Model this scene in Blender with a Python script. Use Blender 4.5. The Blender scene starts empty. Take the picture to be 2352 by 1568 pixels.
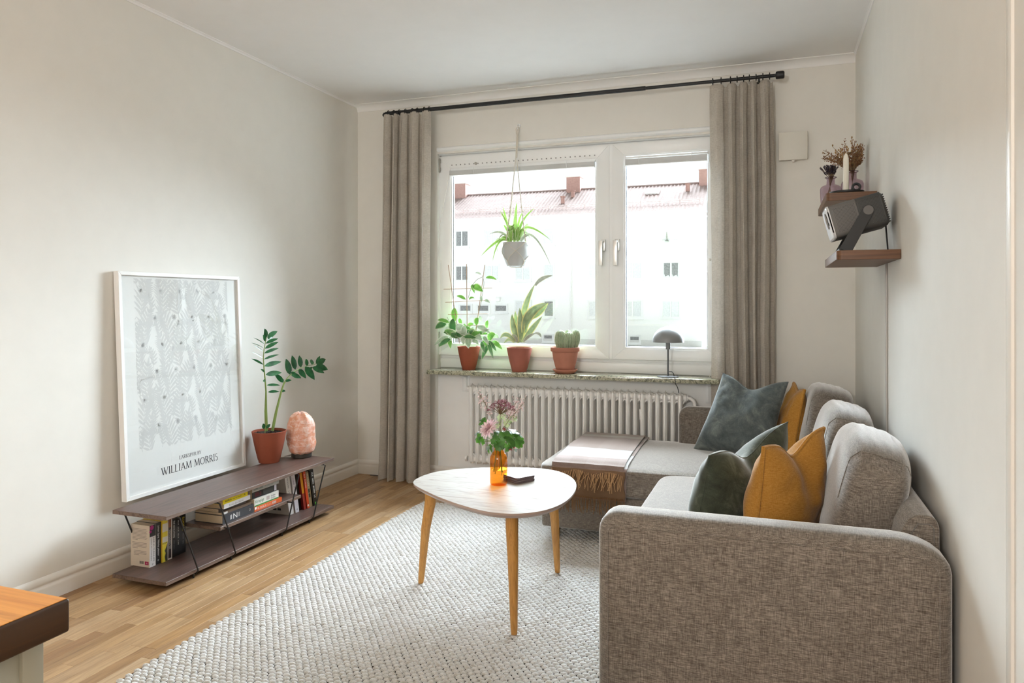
import bpy, bmesh, math, random
from mathutils import Vector, Matrix, noise
import numpy as np

R = random.Random(7)
V = Vector
sc = bpy.context.scene
COL = sc.collection

# ------------------------------------------------------------------ camera, world, lights, exposure
CAMP = (2.679, -4.3617, 1.1608)
YAW = math.radians(19.682)
FPX, CX, CY = 1684.09, 1176.0, 695.12
cd = bpy.data.cameras.new('camera')
cam = bpy.data.objects.new('camera', cd)
COL.objects.link(cam)
cam.location = CAMP
cam.rotation_euler = (math.radians(90), 0, YAW)
cd.sensor_width = 36.0
cd.lens = FPX / 2352 * 36.0
cd.shift_y = (CY - 784.0) / 2352
cd.clip_start = 0.05
cd.clip_end = 300
sc.camera = cam

world = bpy.data.worlds.new('overcast_sky')
sc.world = world
world.use_nodes = True
wn = world.node_tree.nodes['Background']
wn.inputs[0].default_value = (0.92, 0.965, 1.0, 1)
wn.inputs[1].default_value = 1.25

def lamp(name, kind, energy, loc, travel, col=(1, 1, 1), **kw):
    d = bpy.data.lights.new(name, kind)
    d.energy = energy
    d.color = col
    for k, v in kw.items():
        setattr(d, k, v)
    o = bpy.data.objects.new(name, d)
    COL.objects.link(o)
    o.location = loc
    o.rotation_euler = V(travel).to_track_quat('-Z', 'Y').to_euler()
    return o

lamp('hazy_sun', 'SUN', 60.0, (0, 6, 8), (-0.05, -math.cos(math.radians(28)), -math.sin(math.radians(28))), (.80, .90, 1.0), angle=math.radians(74))
for nm, lc, tv, sx, sy in (('window_portal', (1.5, .2, 1.45), (0, -1, 0), 1.85, 1.4), ('kitchen_window_portal', (1.6, -7.96, 1.5), (0, 1, 0), 2.4, 1.5)):
    lo = lamp(nm, 'AREA', 1.0, lc, tv, shape='RECTANGLE', size=sx, size_y=sy)
    lo.data.cycles.is_portal = True
# added fill light behind the camera that lifts the room, not an actual fixture
lamp('rear_fill_light', 'POINT', 205.0, (1.7, -7.0, 1.9), (0, 0, -1), (1, .97, .92), shadow_soft_size=.28)

vs = sc.view_settings
vs.view_transform = 'Standard'
vs.look = 'None'
vs.gamma = 1.0
vs.use_curve_mapping = False
vs.exposure = 0.03
sc.cycles.use_denoising = True
sc.cycles.max_bounces = 14
sc.cycles.diffuse_bounces = 8
sc.cycles.transparent_max_bounces = 24
sc.cycles.caustics_reflective = False
sc.cycles.caustics_refractive = False
sc.cycles.sample_clamp_indirect = 6.0

def at(u, v, ax, val):
    """the point of the room that lies on plane ax = val along the sight line of photo pixel (u, v)"""
    s, c = math.sin(YAW), math.cos(YAW)
    r, z = (u - CX) / FPX, -(v - CY) / FPX
    d = V((c * r - s, s * r + c, z))
    i = 'xyz'.index(ax)
    t = (val - CAMP[i]) / d[i]
    return V(CAMP) + d * t

# ------------------------------------------------------------------ materials
MATS = {}
def srgb(h):
    h = h.lstrip('#')
    return tuple(((int(h[i:i + 2], 16) / 255 + .055) / 1.055) ** 2.4 if int(h[i:i + 2], 16) > 10 else int(h[i:i + 2], 16) / 255 / 12.92 for i in (0, 2, 4)) + (1,)

class NT:
    def __init__(s, name):
        s.m = bpy.data.materials.new(name)
        s.m.use_nodes = True
        s.t = s.m.node_tree
        s.p = s.t.nodes['Principled BSDF']
        s.out = s.t.nodes['Material Output']
    def n(s, typ, **kw):
        x = s.t.nodes.new('ShaderNode' + typ)
        for k, v in kw.items():
            if k.startswith('i_'):
                k2 = k[2:]
                x.inputs[int(k2) if k2.isdigit() else k2.replace('_', ' ')].default_value = v
            else:
                setattr(x, k, v)
        return x
    def l(s, a, b):
        s.t.links.new(a, b)
    def coords(s, scale=(1, 1, 1), rnd=False, src='Object'):
        tc = s.n('TexCoord')
        mp = s.n('Mapping')
        mp.inputs['Scale'].default_value = scale
        s.l(tc.outputs[src], mp.inputs['Vector'])
        if rnd:
            oi = s.n('ObjectInfo')
            mu = s.n('Math', operation='MULTIPLY', i_1=37.0)
            cb = s.n('CombineXYZ')
            s.l(oi.outputs['Random'], mu.inputs[0])
            for i in range(3):
                s.l(mu.outputs[0], cb.inputs[i])
            s.l(cb.outputs[0], mp.inputs['Location'])
        return mp.outputs[0]
    def noise(s, vec, scale=5, detail=4, rough=.55, dist=0):
        x = s.n('TexNoise')
        x.inputs['Scale'].default_value = scale
        x.inputs['Detail'].default_value = detail
        x.inputs['Roughness'].default_value = rough
        x.inputs['Distortion'].default_value = dist
        s.l(vec, x.inputs['Vector'])
        return x.outputs['Fac']
    def ramp(s, fac, stops, interp='LINEAR'):
        x = s.n('ValToRGB')
        x.color_ramp.interpolation = interp
        e = x.color_ramp.elements
        while len(e) < len(stops):
            e.new(.5)
        for k, (p, c) in enumerate(stops):
            e[k].position = p
            e[k].color = c if len(c) == 4 else tuple(c) + (1,)
        s.l(fac, x.inputs[0])
        return x.outputs[0]
    def mix(s, a, b, fac, mode='MIX'):
        x = s.n('MixRGB', blend_type=mode)
        for i, q in ((0, fac), (1, a), (2, b)):
            if hasattr(q, 'is_output'):
                s.l(q, x.inputs[i])
            else:
                x.inputs[i].default_value = q
        return x.outputs[0]
    def bump(s, h, strength=.3, dist=.002):
        x = s.n('Bump')
        x.inputs['Strength'].default_value = strength
        x.inputs['Distance'].default_value = dist
        s.l(h, x.inputs['Height'])
        s.l(x.outputs[0], s.p.inputs['Normal'])
    def translucent(s, col, fac):
        t = s.n('BsdfTranslucent')
        if hasattr(col, 'is_output'):
            s.l(col, t.inputs[0])
        else:
            t.inputs[0].default_value = col
        mx = s.n('MixShader')
        mx.inputs[0].default_value = fac
        s.l(s.p.outputs[0], mx.inputs[1])
        s.l(t.outputs[0], mx.inputs[2])
        s.l(mx.outputs[0], s.out.inputs[0])

def plain(name, col, rough=.5, metal=0.0, spec=.5, var=0.04, bump=0.0, bscale=200, coat=0):
    if name in MATS:
        return MATS[name]
    c = srgb(col) if isinstance(col, str) else tuple(col) + (1,) if len(col) == 3 else col
    k = NT(name)
    k.p.inputs['Roughness'].default_value = rough
    k.p.inputs['Metallic'].default_value = metal
    k.p.inputs['Specular IOR Level'].default_value = spec
    k.p.inputs['Coat Weight'].default_value = coat
    vec = k.coords()
    f = k.noise(vec, 9, 3)
    lo = tuple(x * (1 - var) for x in c[:3])
    hi = tuple(min(1, x * (1 + var)) for x in c[:3])
    k.l(k.ramp(f, [(.3, lo), (.7, hi)]), k.p.inputs['Base Color'])
    if bump:
        k.bump(k.noise(vec, bscale, 3), bump, .001)
    MATS[name] = k.m
    return k.m

def glassy(name, tint, rough=0.0, ior=1.5, gloss=1.0):
    """clear sheet glass: tinted straight-through light plus Fresnel mirror"""
    if name in MATS:
        return MATS[name]
    k = NT(name)
    tr = k.n('BsdfTransparent')
    tr.inputs[0].default_value = tuple(tint) + (1,)
    gl = k.n('BsdfGlossy')
    gl.inputs['Roughness'].default_value = rough
    gl.inputs[0].default_value = (gloss, gloss, gloss, 1)
    fr = k.n('Fresnel')
    fr.inputs[0].default_value = ior
    mx = k.n('MixShader')
    ge = k.n('NewGeometry')
    om = k.n('Math', operation='SUBTRACT', i_0=1.0)
    k.l(ge.outputs['Backfacing'], om.inputs[1])
    mu = k.n('Math', operation='MULTIPLY')
    k.l(fr.outputs[0], mu.inputs[0]); k.l(om.outputs[0], mu.inputs[1])
    k.l(mu.outputs[0], mx.inputs[0])
    k.l(tr.outputs[0], mx.inputs[1])
    k.l(gl.outputs[0], mx.inputs[2])
    k.l(mx.outputs[0], k.out.inputs[0])
    MATS[name] = k.m
    return k.m

def wood(name, dark, light, along='y', fine=1.0, rough=.4, rnd=False, rndcols=None, bump=.06, knots=False, spec=.4):
    if name in MATS:
        return MATS[name]
    k = NT(name)
    s = {'x': (1.2, 22, 22), 'y': (22, 1.2, 22), 'z': (22, 22, 1.2)}[along]
    s = tuple(a * fine for a in s)
    vec = k.coords(s, rnd)
    f1 = k.noise(vec, 1.0, 5, .6, 1.2)
    f2 = k.noise(vec, 6.0, 4, .7, .3)
    base = k.ramp(f1, [(.28, srgb(dark)), (.55, srgb(light)), (.8, srgb(dark))])
    grain = k.ramp(f2, [(.30, (.60, .57, .54)), (.52, (1, 1, 1))])
    col = k.mix(base, grain, .75, 'MULTIPLY')
    if rndcols:
        oi = k.n('ObjectInfo')
        rr = k.ramp(oi.outputs['Random'], [(i / (len(rndcols) - 1), srgb(q)) for i, q in enumerate(rndcols)])
        col = k.mix(col, rr, 1.0, 'MULTIPLY')
    k.l(col, k.p.inputs['Base Color'])
    k.p.inputs['Roughness'].default_value = rough
    k.p.inputs['Specular IOR Level'].default_value = spec
    if bump:
        k.bump(f2, bump, .0006)
    MATS[name] = k.m
    return k.m

def weave(name, dark, mid, light, s=1.0, rough=.95, bump=.35, transl=0, tcol=None, contrast=1.0, sheen=.25):
    """melange cloth: threads both ways, flecked"""
    if name in MATS:
        return MATS[name]
    k = NT(name)
    a = k.noise(k.coords((48 * s, 48 * s, 760 * s)), 1, 3, .62)
    b = k.noise(k.coords((760 * s, 760 * s, 55 * s)), 1, 3, .62)
    c = k.noise(k.coords((60 * s, 760 * s, 60 * s)), 1, 3, .62)
    e = k.noise(k.coords((760 * s, 60 * s, 60 * s)), 1, 3, .62)
    d = k.noise(k.coords((9, 9, 9)), 1, 3)
    ge = k.n('NewGeometry')
    sn = k.n('SeparateXYZ'); k.l(ge.outputs['True Normal'], sn.inputs[0])
    az = k.n('Math', operation='ABSOLUTE'); k.l(sn.outputs[2], az.inputs[0])
    zf = k.ramp(az.outputs[0], [(.45, (0, 0, 0)), (.75, (1, 1, 1))])
    m3 = k.n('MixRGB'); k.l(zf, m3.inputs[0])
    k.l(k.mix(a, b, .40), m3.inputs[1])
    k.l(k.mix(c, e, .45), m3.inputs[2])
    w = .13 * contrast
    col = k.ramp(m3.outputs[0], [(.5 - w, srgb(dark)), (.5, srgb(mid)), (.5 + w, srgb(light))])
    col = k.mix(col, k.ramp(d, [(.3, (.9, .9, .9)), (.7, (1.05, 1.05, 1.05))]), 1, 'MULTIPLY')
    k.l(col, k.p.inputs['Base Color'])
    k.p.inputs['Roughness'].default_value = rough
    k.p.inputs['Specular IOR Level'].default_value = .12
    k.p.inputs['Sheen Weight'].default_value = sheen
    k.p.inputs['Sheen Roughness'].default_value = .35
    k.bump(m3.outputs[0], bump, .0012)
    if transl:
        k.translucent(col, transl)
    MATS[name] = k.m
    return k.m

def leafmat(name, dark, light, edge=None, transl=.35, rough=.35, tl=None):
    """leaf: uv.x across (0..1), uv.y along"""
    if name in MATS:
        return MATS[name]
    k = NT(name)
    uv = k.n('UVMap')
    sp = k.n('SeparateXYZ'); k.l(uv.outputs[0], sp.inputs[0])
    f = k.noise(k.coords((30, 30, 30)), 1, 3)
    col = k.ramp(f, [(.3, srgb(dark)), (.7, srgb(light))])
    sub = k.n('Math', operation='SUBTRACT', i_1=.5); k.l(sp.outputs[0], sub.inputs[0])
    ab = k.n('Math', operation='ABSOLUTE'); k.l(sub.outputs[0], ab.inputs[0])
    if edge:
        e = k.ramp(ab.outputs[0], [(.36, (0, 0, 0)), (.41, (1, 1, 1))])
        col = k.mix(col, srgb(edge), e)
    vein = k.ramp(ab.outputs[0], [(.0, (1.25, 1.25, 1.2)), (.06, (1, 1, 1))])
    col = k.mix(col, vein, .8, 'MULTIPLY')
    k.l(col, k.p.inputs['Base Color'])
    k.p.inputs['Roughness'].default_value = rough
    t = k.mix(col, srgb(tl), .6) if tl else col
    k.translucent(t, transl)
    MATS[name] = k.m
    return k.m

# ------------------------------------------------------------------ mesh helpers
ORG = {}
class MB:
    def __init__(s):
        s.v, s.f, s.m, s.uv = [], [], [], {}
    def add(s, vs, fs, mi=0, uvs=None):
        o = len(s.v)
        s.v.extend([tuple(p) for p in vs])
        if uvs:
            for i, q in enumerate(uvs):
                s.uv[o + i] = q
        for f in fs:
            s.f.append(tuple(i + o for i in f))
            s.m.append(mi)
        return s
    def box(s, x0, x1, y0, y1, z0, z1, mi=0):
        x0, x1 = min(x0, x1), max(x0, x1); y0, y1 = min(y0, y1), max(y0, y1); z0, z1 = min(z0, z1), max(z0, z1)
        p = [(x, y, z) for z in (z0, z1) for y in (y0, y1) for x in (x0, x1)]
        return s.add(p, [(0, 2, 3, 1), (4, 5, 7, 6), (0, 1, 5, 4), (2, 6, 7, 3), (0, 4, 6, 2), (1, 3, 7, 5)], mi)
    def obox(s, c, ax, ay, az, hx, hy, hz, mi=0):
        c, ax, ay, az = V(c), V(ax).normalized(), V(ay).normalized(), V(az).normalized()
        p = [c + ax * (i * hx) + ay * (j * hy) + az * (k * hz) for k in (-1, 1) for j in (-1, 1) for i in (-1, 1)]
        return s.add(p, [(0, 2, 3, 1), (4, 5, 7, 6), (0, 1, 5, 4), (2, 6, 7, 3), (0, 4, 6, 2), (1, 3, 7, 5)], mi)
    def tube(s, path, r, n=8, mi=0, closed=False, caps=True, flat=1.0):
        path = [V(p) for p in path]
        L = len(path)
        rs = r if isinstance(r, (list, tuple)) else [r] * L
        ref = None
        rings = []
        for i, p in enumerate(path):
            if closed:
                t = path[(i + 1) % L] - path[i - 1]
            else:
                t = path[min(i + 1, L - 1)] - path[max(i - 1, 0)]
            t = t.normalized() if t.length > 1e-9 else V((0, 0, 1))
            if ref is None:
                ref = V((0, 0, 1)) if abs(t.z) < .9 else V((1, 0, 0))
            a = (ref - t * ref.dot(t))
            a = a.normalized() if a.length > 1e-6 else t.orthogonal().normalized()
            b = t.cross(a)
            ref = a
            rings.append([p + (a * math.cos(2 * math.pi * k / n) * flat + b * math.sin(2 * math.pi * k / n)) * rs[i] for k in range(n)])
        vs = [q for g in rings for q in g]
        fs = []
        for i in range(L if closed else L - 1):
            j = (i + 1) % L
            for k in range(n):
                fs.append((i * n + k, i * n + (k + 1) % n, j * n + (k + 1) % n, j * n + k))
        if caps and not closed:
            fs.append(tuple(range(n))[::-1])
            fs.append(tuple((L - 1) * n + k for k in range(n)))
        return s.add(vs, fs, mi)
    def lathe(s, prof, c, n=24, mi=0, axis='z', caps=(True, True), sq=None):
        c = V(c)
        vs = []
        for (r, h) in prof:
            for k in range(n):
                a = 2 * math.pi * k / n
                x, y = r * math.cos(a), r * math.sin(a)
                p = {'z': (x, y, h), 'x': (h, x, y), 'y': (y, h, x)}[axis]
                vs.append(c + V(p))
        fs = []
        for i in range(len(prof) - 1):
            for k in range(n):
                fs.append((i * n + k, i * n + (k + 1) % n, (i + 1) * n + (k + 1) % n, (i + 1) * n + k))
        if caps[0]:
            fs.append(tuple(range(n))[::-1])
        if caps[1]:
            fs.append(tuple((len(prof) - 1) * n + k for k in range(n)))
        return s.add(vs, fs, mi)
    def extrude(s, poly, vec, mi=0):
        poly = [V(p) for p in poly]
        vec = V(vec)
        n = len(poly)
        fs = [tuple(range(n)), tuple(range(2 * n - 1, n - 1, -1))]
        for i in range(n):
            fs.append((i, n + i, n + (i + 1) % n, (i + 1) % n))
        return s.add(poly + [p + vec for p in poly], fs, mi)
    def poly(s, pts, mi=0):
        return s.add(pts, [tuple(range(len(pts)))], mi)
    def grid(s, fn, nu, nv, mi=0, wrapu=False, uv=False):
        vs, uvs = [], []
        for j in range(nv + 1):
            for i in range(nu + (0 if wrapu else 1)):
                vs.append(fn(i / nu, j / nv))
                uvs.append((i / nu, j / nv))
        w = nu if wrapu else nu + 1
        fs = []
        for j in range(nv):
            for i in range(nu):
                a, b = j * w + i, j * w + (i + 1) % w
                fs.append((a, b, b + w, a + w))
        return s.add(vs, fs, mi, uvs if uv else None)
    def leaf(s, base, tip, width, bend=(0, 0, 0), face=(0, -1, 0), fold=.18, n=6, mi=0, prof=None, twist=0):
        b, t, bd = V(base), V(tip), V(bend)
        vs, uvs = [], []
        for i in range(n + 1):
            q = i / n
            p = b.lerp(t, q) + bd * (4 * q * (1 - q))
            d = (t - b) + bd * (4 * (1 - 2 * q))
            d.normalize()
            fc = V(face)
            sd = d.cross(fc)
            sd = sd.normalized() if sd.length > 1e-4 else d.orthogonal().normalized()
            nn = sd.cross(d)
            if twist:
                sd = Matrix.Rotation(twist * q, 3, d) @ sd
                nn = sd.cross(d)
            w = width * .5 * (prof(q) if prof else math.sin(math.pi * min(1, q ** .8 * .97 + .02)) ** .8)
            vs += [p - sd * w + nn * (w * fold), p, p + sd * w + nn * (w * fold)]
            uvs += [(0, q), (.5, q), (1, q)]
        fs = []
        for i in range(n):
            a = i * 3
            fs += [(a, a + 1, a + 4, a + 3), (a + 1, a + 2, a + 5, a + 4)]
        return s.add(vs, fs, mi, uvs)
    def ball(s, c, r, n=8, mi=0, sx=1, sy=1, sz=1):
        c = V(c)
        vs = [c + V((0, 0, -r * sz))]
        m = max(3, n // 2)
        for j in range(1, m):
            ph = -math.pi / 2 + math.pi * j / m
            for k in range(n):
                a = 2 * math.pi * k / n
                vs.append(c + V((r * sx * math.cos(ph) * math.cos(a), r * sy * math.cos(ph) * math.sin(a), r * sz * math.sin(ph))))
        vs.append(c + V((0, 0, r * sz)))
        fs = [(0, 1 + (k + 1) % n, 1 + k) for k in range(n)]
        for j in range(m - 2):
            for k in range(n):
                a = 1 + j * n
                fs.append((a + k, a + (k + 1) % n, a + n + (k + 1) % n, a + n + k))
        top = len(vs) - 1
        a = 1 + (m - 2) * n
        fs += [(a + k, a + (k + 1) % n, top) for k in range(n)]
        return s.add(vs, fs, mi)
    def superbox(s, c, h, p=5.0, n=14, rot=None, mi=0, disp=None):
        """pillowy box: a cube grid pushed onto a superellipsoid"""
        idx, vs, fs = {}, [], []
        def vid(q):
            key = tuple(round(x, 5) for x in q)
            if key not in idx:
                idx[key] = len(vs)
                k = sum(abs(x) ** p for x in q) ** (-1 / p)
                w = V((q[0] * k * h[0], q[1] * k * h[1], q[2] * k * h[2]))
                if disp:
                    w = disp(w, q)
                if rot:
                    w = rot @ w
                vs.append(V(c) + w)
            return idx[key]
        g = [-1 + 2 * i / n for i in range(n + 1)]
        g = [math.sin(x * math.pi / 2 * .9) / math.sin(math.pi / 2 * .9) for x in g]
        for ax in range(3):
            for sg in (-1, 1):
                for i in range(n):
                    for j in range(n):
                        def q(a, b):
                            r = [0, 0, 0]
                            r[ax] = sg
                            r[(ax + 1) % 3] = a
                            r[(ax + 2) % 3] = b
                            return tuple(r)
                        f = [vid(q(g[i], g[j])), vid(q(g[i + 1], g[j])), vid(q(g[i + 1], g[j + 1])), vid(q(g[i], g[j + 1]))]
                        fs.append(tuple(f if sg > 0 else f[::-1]))
        return s.add(vs, fs, mi)
    def build(s, name, mats, parent=None, smooth=True, bevel=0, seg=2, org=None, merge=0, solid=0, angle=35):
        me = bpy.data.meshes.new(name)
        o0 = V(ORG[parent.name]) if parent is not None else V(org or (0, 0, 0))
        me.from_pydata([tuple(V(p) - o0) for p in s.v], [], s.f)
        mats = mats if isinstance(mats, (list, tuple)) else [mats]
        for m in mats:
            me.materials.append(m)
        if len(mats) > 1:
            me.polygons.foreach_set('material_index', s.m)
        if s.uv:
            lay = me.uv_layers.new(name='UVMap')
            vi = np.empty(len(me.loops), dtype=np.int32)
            me.loops.foreach_get('vertex_index', vi)
            tab = np.zeros((len(s.v), 2), dtype=np.float32)
            for k, q in s.uv.items():
                tab[k] = q
            lay.data.foreach_set('uv', tab[vi].ravel())
        if True:
            bm = bmesh.new()
            bm.from_mesh(me)
            if merge:
                bmesh.ops.remove_doubles(bm, verts=bm.verts, dist=merge)
            if bevel:
                ed = [e for e in bm.edges if len(e.link_faces) == 2 and e.calc_face_angle(0) > math.radians(30)]
                bmesh.ops.bevel(bm, geom=ed, offset=bevel, segments=seg, profile=.5, affect='EDGES', clamp_overlap=True)
            bmesh.ops.recalc_face_normals(bm, faces=bm.faces)
            if solid:
                bm.normal_update()
                bm.verts.ensure_lookup_table()
                cp = {v: bm.verts.new(v.co - v.normal * solid) for v in list(bm.verts)}
                ul = bm.loops.layers.uv.active
                for f in list(bm.faces):
                    nf = bm.faces.new([cp[v] for v in reversed(f.verts)])
                    nf.material_index = f.material_index
                    if ul:
                        us = {cp[l.vert]: l[ul].uv.copy() for l in f.loops}
                        for l in nf.loops:
                            l[ul].uv = us[l.vert]
                for e in [e for e in bm.edges if len(e.link_faces) == 1 and e.verts[0] in cp and e.verts[1] in cp]:
                    nf = bm.faces.new([e.verts[0], e.verts[1], cp[e.verts[1]], cp[e.verts[0]]])
                    if ul:
                        src = {l.vert: l[ul].uv.copy() for l in e.link_faces[0].loops}
                        for l in nf.loops:
                            o2 = l.vert if l.vert in src else next(v for v in cp if cp[v] is l.vert)
                            l[ul].uv = src.get(o2, (0, 0))
            bm.to_mesh(me)
            bm.free()
        if smooth:
            me.polygons.foreach_set('use_smooth', [True] * len(me.polygons))
            try:
                me.set_sharp_from_angle(angle=math.radians(angle))
            except Exception:
                pass
        me.update()
        o = bpy.data.objects.new(name, me)
        COL.objects.link(o)
        if parent is not None:
            o.parent = parent
            ORG[o.name] = tuple(o0)
        else:
            o.location = o0
            ORG[o.name] = tuple(o0)
        return o

def tag(o, label=None, cat=None, group=None, kind=None):
    for k, v in (('label', label), ('category', cat), ('group', group), ('kind', kind)):
        if v:
            o[k] = v
    return o

def thing(name, label, cat, loc, group=None):
    o = bpy.data.objects.new(name, None)
    COL.objects.link(o)
    o.location = loc
    o.empty_display_size = .05
    ORG[o.name] = tuple(loc)
    return tag(o, label, cat, group)

def struct(o):
    o['kind'] = 'structure'
    return o

def smoothstep(a, b, x):
    t = max(0, min(1, (x - a) / (b - a)))
    return t * t * (3 - 2 * t)

def text(name, s, org, right, up, width, mat, parent, height=None, lift=.0005):
    """flat lettering on a surface; org = lower left corner; width fitted, height of the line optional"""
    if s.startswith('~'):
        # type too small to read in the photograph: letter-sized strokes only
        rs = random.Random(len(s) * 7 + int(width * 1e5))
        right, up = V(right).normalized(), V(up).normalized()
        nn = right.cross(up)
        n = len(s) - 1
        h = height or width / n * 1.5
        cw = width / n
        mb = MB()
        for i, ch in enumerate(s[1:]):
            if ch == ' ':
                continue
            x = i * cw
            hh = h * rs.choice((.68, .7, .7, 1.0)) if ch.islower() else h
            bars = [(x + cw * .08, x + cw * .30, 0, hh)]
            k = rs.random()
            if k < .6:
                bars.append((x + cw * .55, x + cw * .78, 0, h * .68 if ch.islower() else hh))
            if k > .3:
                bars.append((x + cw * .2, x + cw * .75, hh * .40, hh * .56))
            if k > .55:
                bars.append((x + cw * .2, x + cw * .75, 0, hh * .16))
            for (xa, xb, ya, yb) in bars:
                mb.poly([V(org) + right * a + up * b + nn * lift for a, b in ((xa, ya), (xb, ya), (xb, yb), (xa, yb))])
        return mb.build(name, mat, parent, smooth=False)
    cu = bpy.data.curves.new('lettering', 'FONT')
    cu.body = s
    cu.size = 1
    cu.resolution_u = 2
    tmp = bpy.data.objects.new('lettering', cu)
    COL.objects.link(tmp)
    dg = bpy.context.evaluated_depsgraph_get()
    me = bpy.data.meshes.new_from_object(tmp.evaluated_get(dg))
    bpy.data.objects.remove(tmp)
    right, up = V(right).normalized(), V(up).normalized()
    nn = right.cross(up)
    xs = [v.co.x for v in me.vertices]
    ys = [v.co.y for v in me.vertices]
    kx = width / (max(xs) - min(xs))
    ky = (height / (max(ys) - min(ys))) if height else kx
    x0, y0 = min(xs), min(ys)
    mb = MB()
    mb.add([V(org) + right * ((v.co.x - x0) * kx) + up * ((v.co.y - y0) * ky) + nn * lift for v in me.vertices], [tuple(p.vertices) for p in me.polygons])
    bpy.data.meshes.remove(me)
    bpy.data.curves.remove(cu)
    return mb.build(name, mat, parent, smooth=False)
# ------------------------------------------------------------------ the room
RW, RH, RB = 3.092, 2.5, -8.0          # right wall, ceiling height, far end of the kitchen behind the camera
wall_m = plain('wall_paint', (.745, .725, .68), .62, spec=.25, var=.015, bump=.05, bscale=350)
trim_m = plain('trim_paint', (.77, .745, .70), .4, spec=.4, var=.01)
white_m = plain('white_lacquer', (.86, .875, .88), .32, spec=.45, var=.01)
panel_m = plain('white_panel_paint', (.85, .85, .845), .5, spec=.3, var=.015)
ceil_m = plain('ceiling_paint', (.83, .825, .82), .8, spec=.1, var=.01)
black_m = plain('black_metal', (.012, .012, .013), .42, spec=.4)
ink_m = plain('black_ink', (.02, .02, .022), .6)

# window opening
WX0, WX1, WZ0, WZ1 = .60, 2.42, .735, 2.135
mb = MB()
mb.box(-.2, WX0, 0, .22, 0, RH)
mb.box(WX1, RW + .15, 0, .22, 0, RH)
mb.box(WX0, WX1, 0, .22, WZ1, RH)
struct(mb.build('wall_back', wall_m))
struct(MB().box(WX0, WX1, .012, .22, 0, WZ0 - .03).build('trim_1', panel_m))          # white board under the window
struct(MB().box(-.2, 0, RB - .2, 0, 0, RH).build('wall_left', wall_m))
struct(MB().box(RW, RW + .15, -2.738, 0, 0, RH).build('wall_right', wall_m))
mb = MB()
mb.box(-.2, .4, RB - .2, RB, 0, RH); mb.box(2.8, RW + .15, RB - .2, RB, 0, RH)
mb.box(.4, 2.8, RB - .2, RB, 0, .75); mb.box(.4, 2.8, RB - .2, RB, 2.25, RH)
struct(mb.build('wall_front', wall_m))
struct(MB().box(-.2, RW + .15, RB - .2, .22, RH, RH + .2).build('ceiling', ceil_m))

# coves where the walls meet the ceiling
def cove(name, a, b, out, w=.04, h=.034):
    a, b, out = V(a), V(b), V(out)
    pr = [(0, 0), (0, -h), (.004, -h)]
    for i in range(1, 6):
        t = i / 6 * math.pi / 2
        pr.append((w - (w - .004) * math.cos(t), -h + (h - .004) * math.sin(t)))
    pr += [(w, -.004), (w, 0)]
    poly = [a + out * q[0] + V((0, 0, q[1])) for q in pr]
    struct(MB().extrude(poly, b - a).build(name, ceil_m, angle=60))
cove('trim_2', (0, 0, RH), (RW, 0, RH), (0, -1, 0), .055, .04)
cove('trim_3', (0, RB, RH), (0, 0, RH), (1, 0, 0), .014, .014)
cove('trim_4', (RW, -2.738, RH), (RW, 0, RH), (-1, 0, 0), .012, .014)

# wall beyond the reveal on the right: a wardrobe-high door casing that closes the wall
struct(MB().box(RW + .004, RW + .15, RB, -2.742, 0, RH).build('wall_right_rear', wall_m))
mb = MB()
mb.box(RW - .002, RW + .02, -2.776, -2.744, 0, RH)
struct(mb.build('trim_5', trim_m, bevel=.004))

def skirting(name, a, b, out):
    a, b, out = V(a), V(b), V(out)
    pr = [(0, 0), (.015, 0), (.015, .05), (.013, .058), (.0095, .062), (.0095, .067), (.012, .071), (.012, .078), (.010, .085), (.006, .092), (0, .095)]
    struct(MB().extrude([a + out * q[0] + V((0, 0, q[1])) for q in pr], b - a).build(name, trim_m, angle=50))
skirting('baseboard_left', (0, RB, 0), (0, 0, 0), (1, 0, 0))
skirting('baseboard_back', (0, 0, 0), (RW, 0, 0), (0, -1, 0))

# floor: oak staves, each one a piece, over a dark bed
fl = struct(MB().box(-.2, RW + .15, RB - .2, .22, -.06, -.012).build('floor', wood('floor_bed', '#3a2a1c', '#4a3624', 'y')))
ORG['floor'] = (0, 0, 0)
stave_m = wood('oak_stave', '#a0856a', '#c2a98c', 'y', fine=1.0, rough=.36, rnd=True, rndcols=['#c4a98c', '#fbf0dc', '#d6bf9e', '#fffaf0', '#b39676', '#f4e4ca', '#d9c6aa', '#ecd7b6'], bump=.08, spec=.35)
stave_meshes = {}
SW = .052
def stave_mesh(L):
    if L not in stave_meshes:
        g = .0004
        m = MB()
        h, b = 0.0, .0003
        x0, x1, y0, y1 = g, SW - g, g, L - g
        m.add([(x0, y0, -.0125), (x1, y0, -.0125), (x1, y1, -.0125), (x0, y1, -.0125),
               (x0, y0, h - b), (x1, y0, h - b), (x1, y1, h - b), (x0, y1, h - b),
               (x0 + b, y0 + b, h), (x1 - b, y0 + b, h), (x1 - b, y1 - b, h), (x0 + b, y1 - b, h)],
              [(0, 1, 5, 4), (1, 2, 6, 5), (2, 3, 7, 6), (3, 0, 4, 7), (4, 5, 9, 8), (5, 6, 10, 9), (6, 7, 11, 10), (7, 4, 8, 11), (8, 9, 10, 11)])
        o = m.build('plank', stave_m, None, smooth=False)
        stave_meshes[L] = o.data
        bpy.data.objects.remove(o)
    return stave_meshes[L]
stuff = MB()
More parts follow.
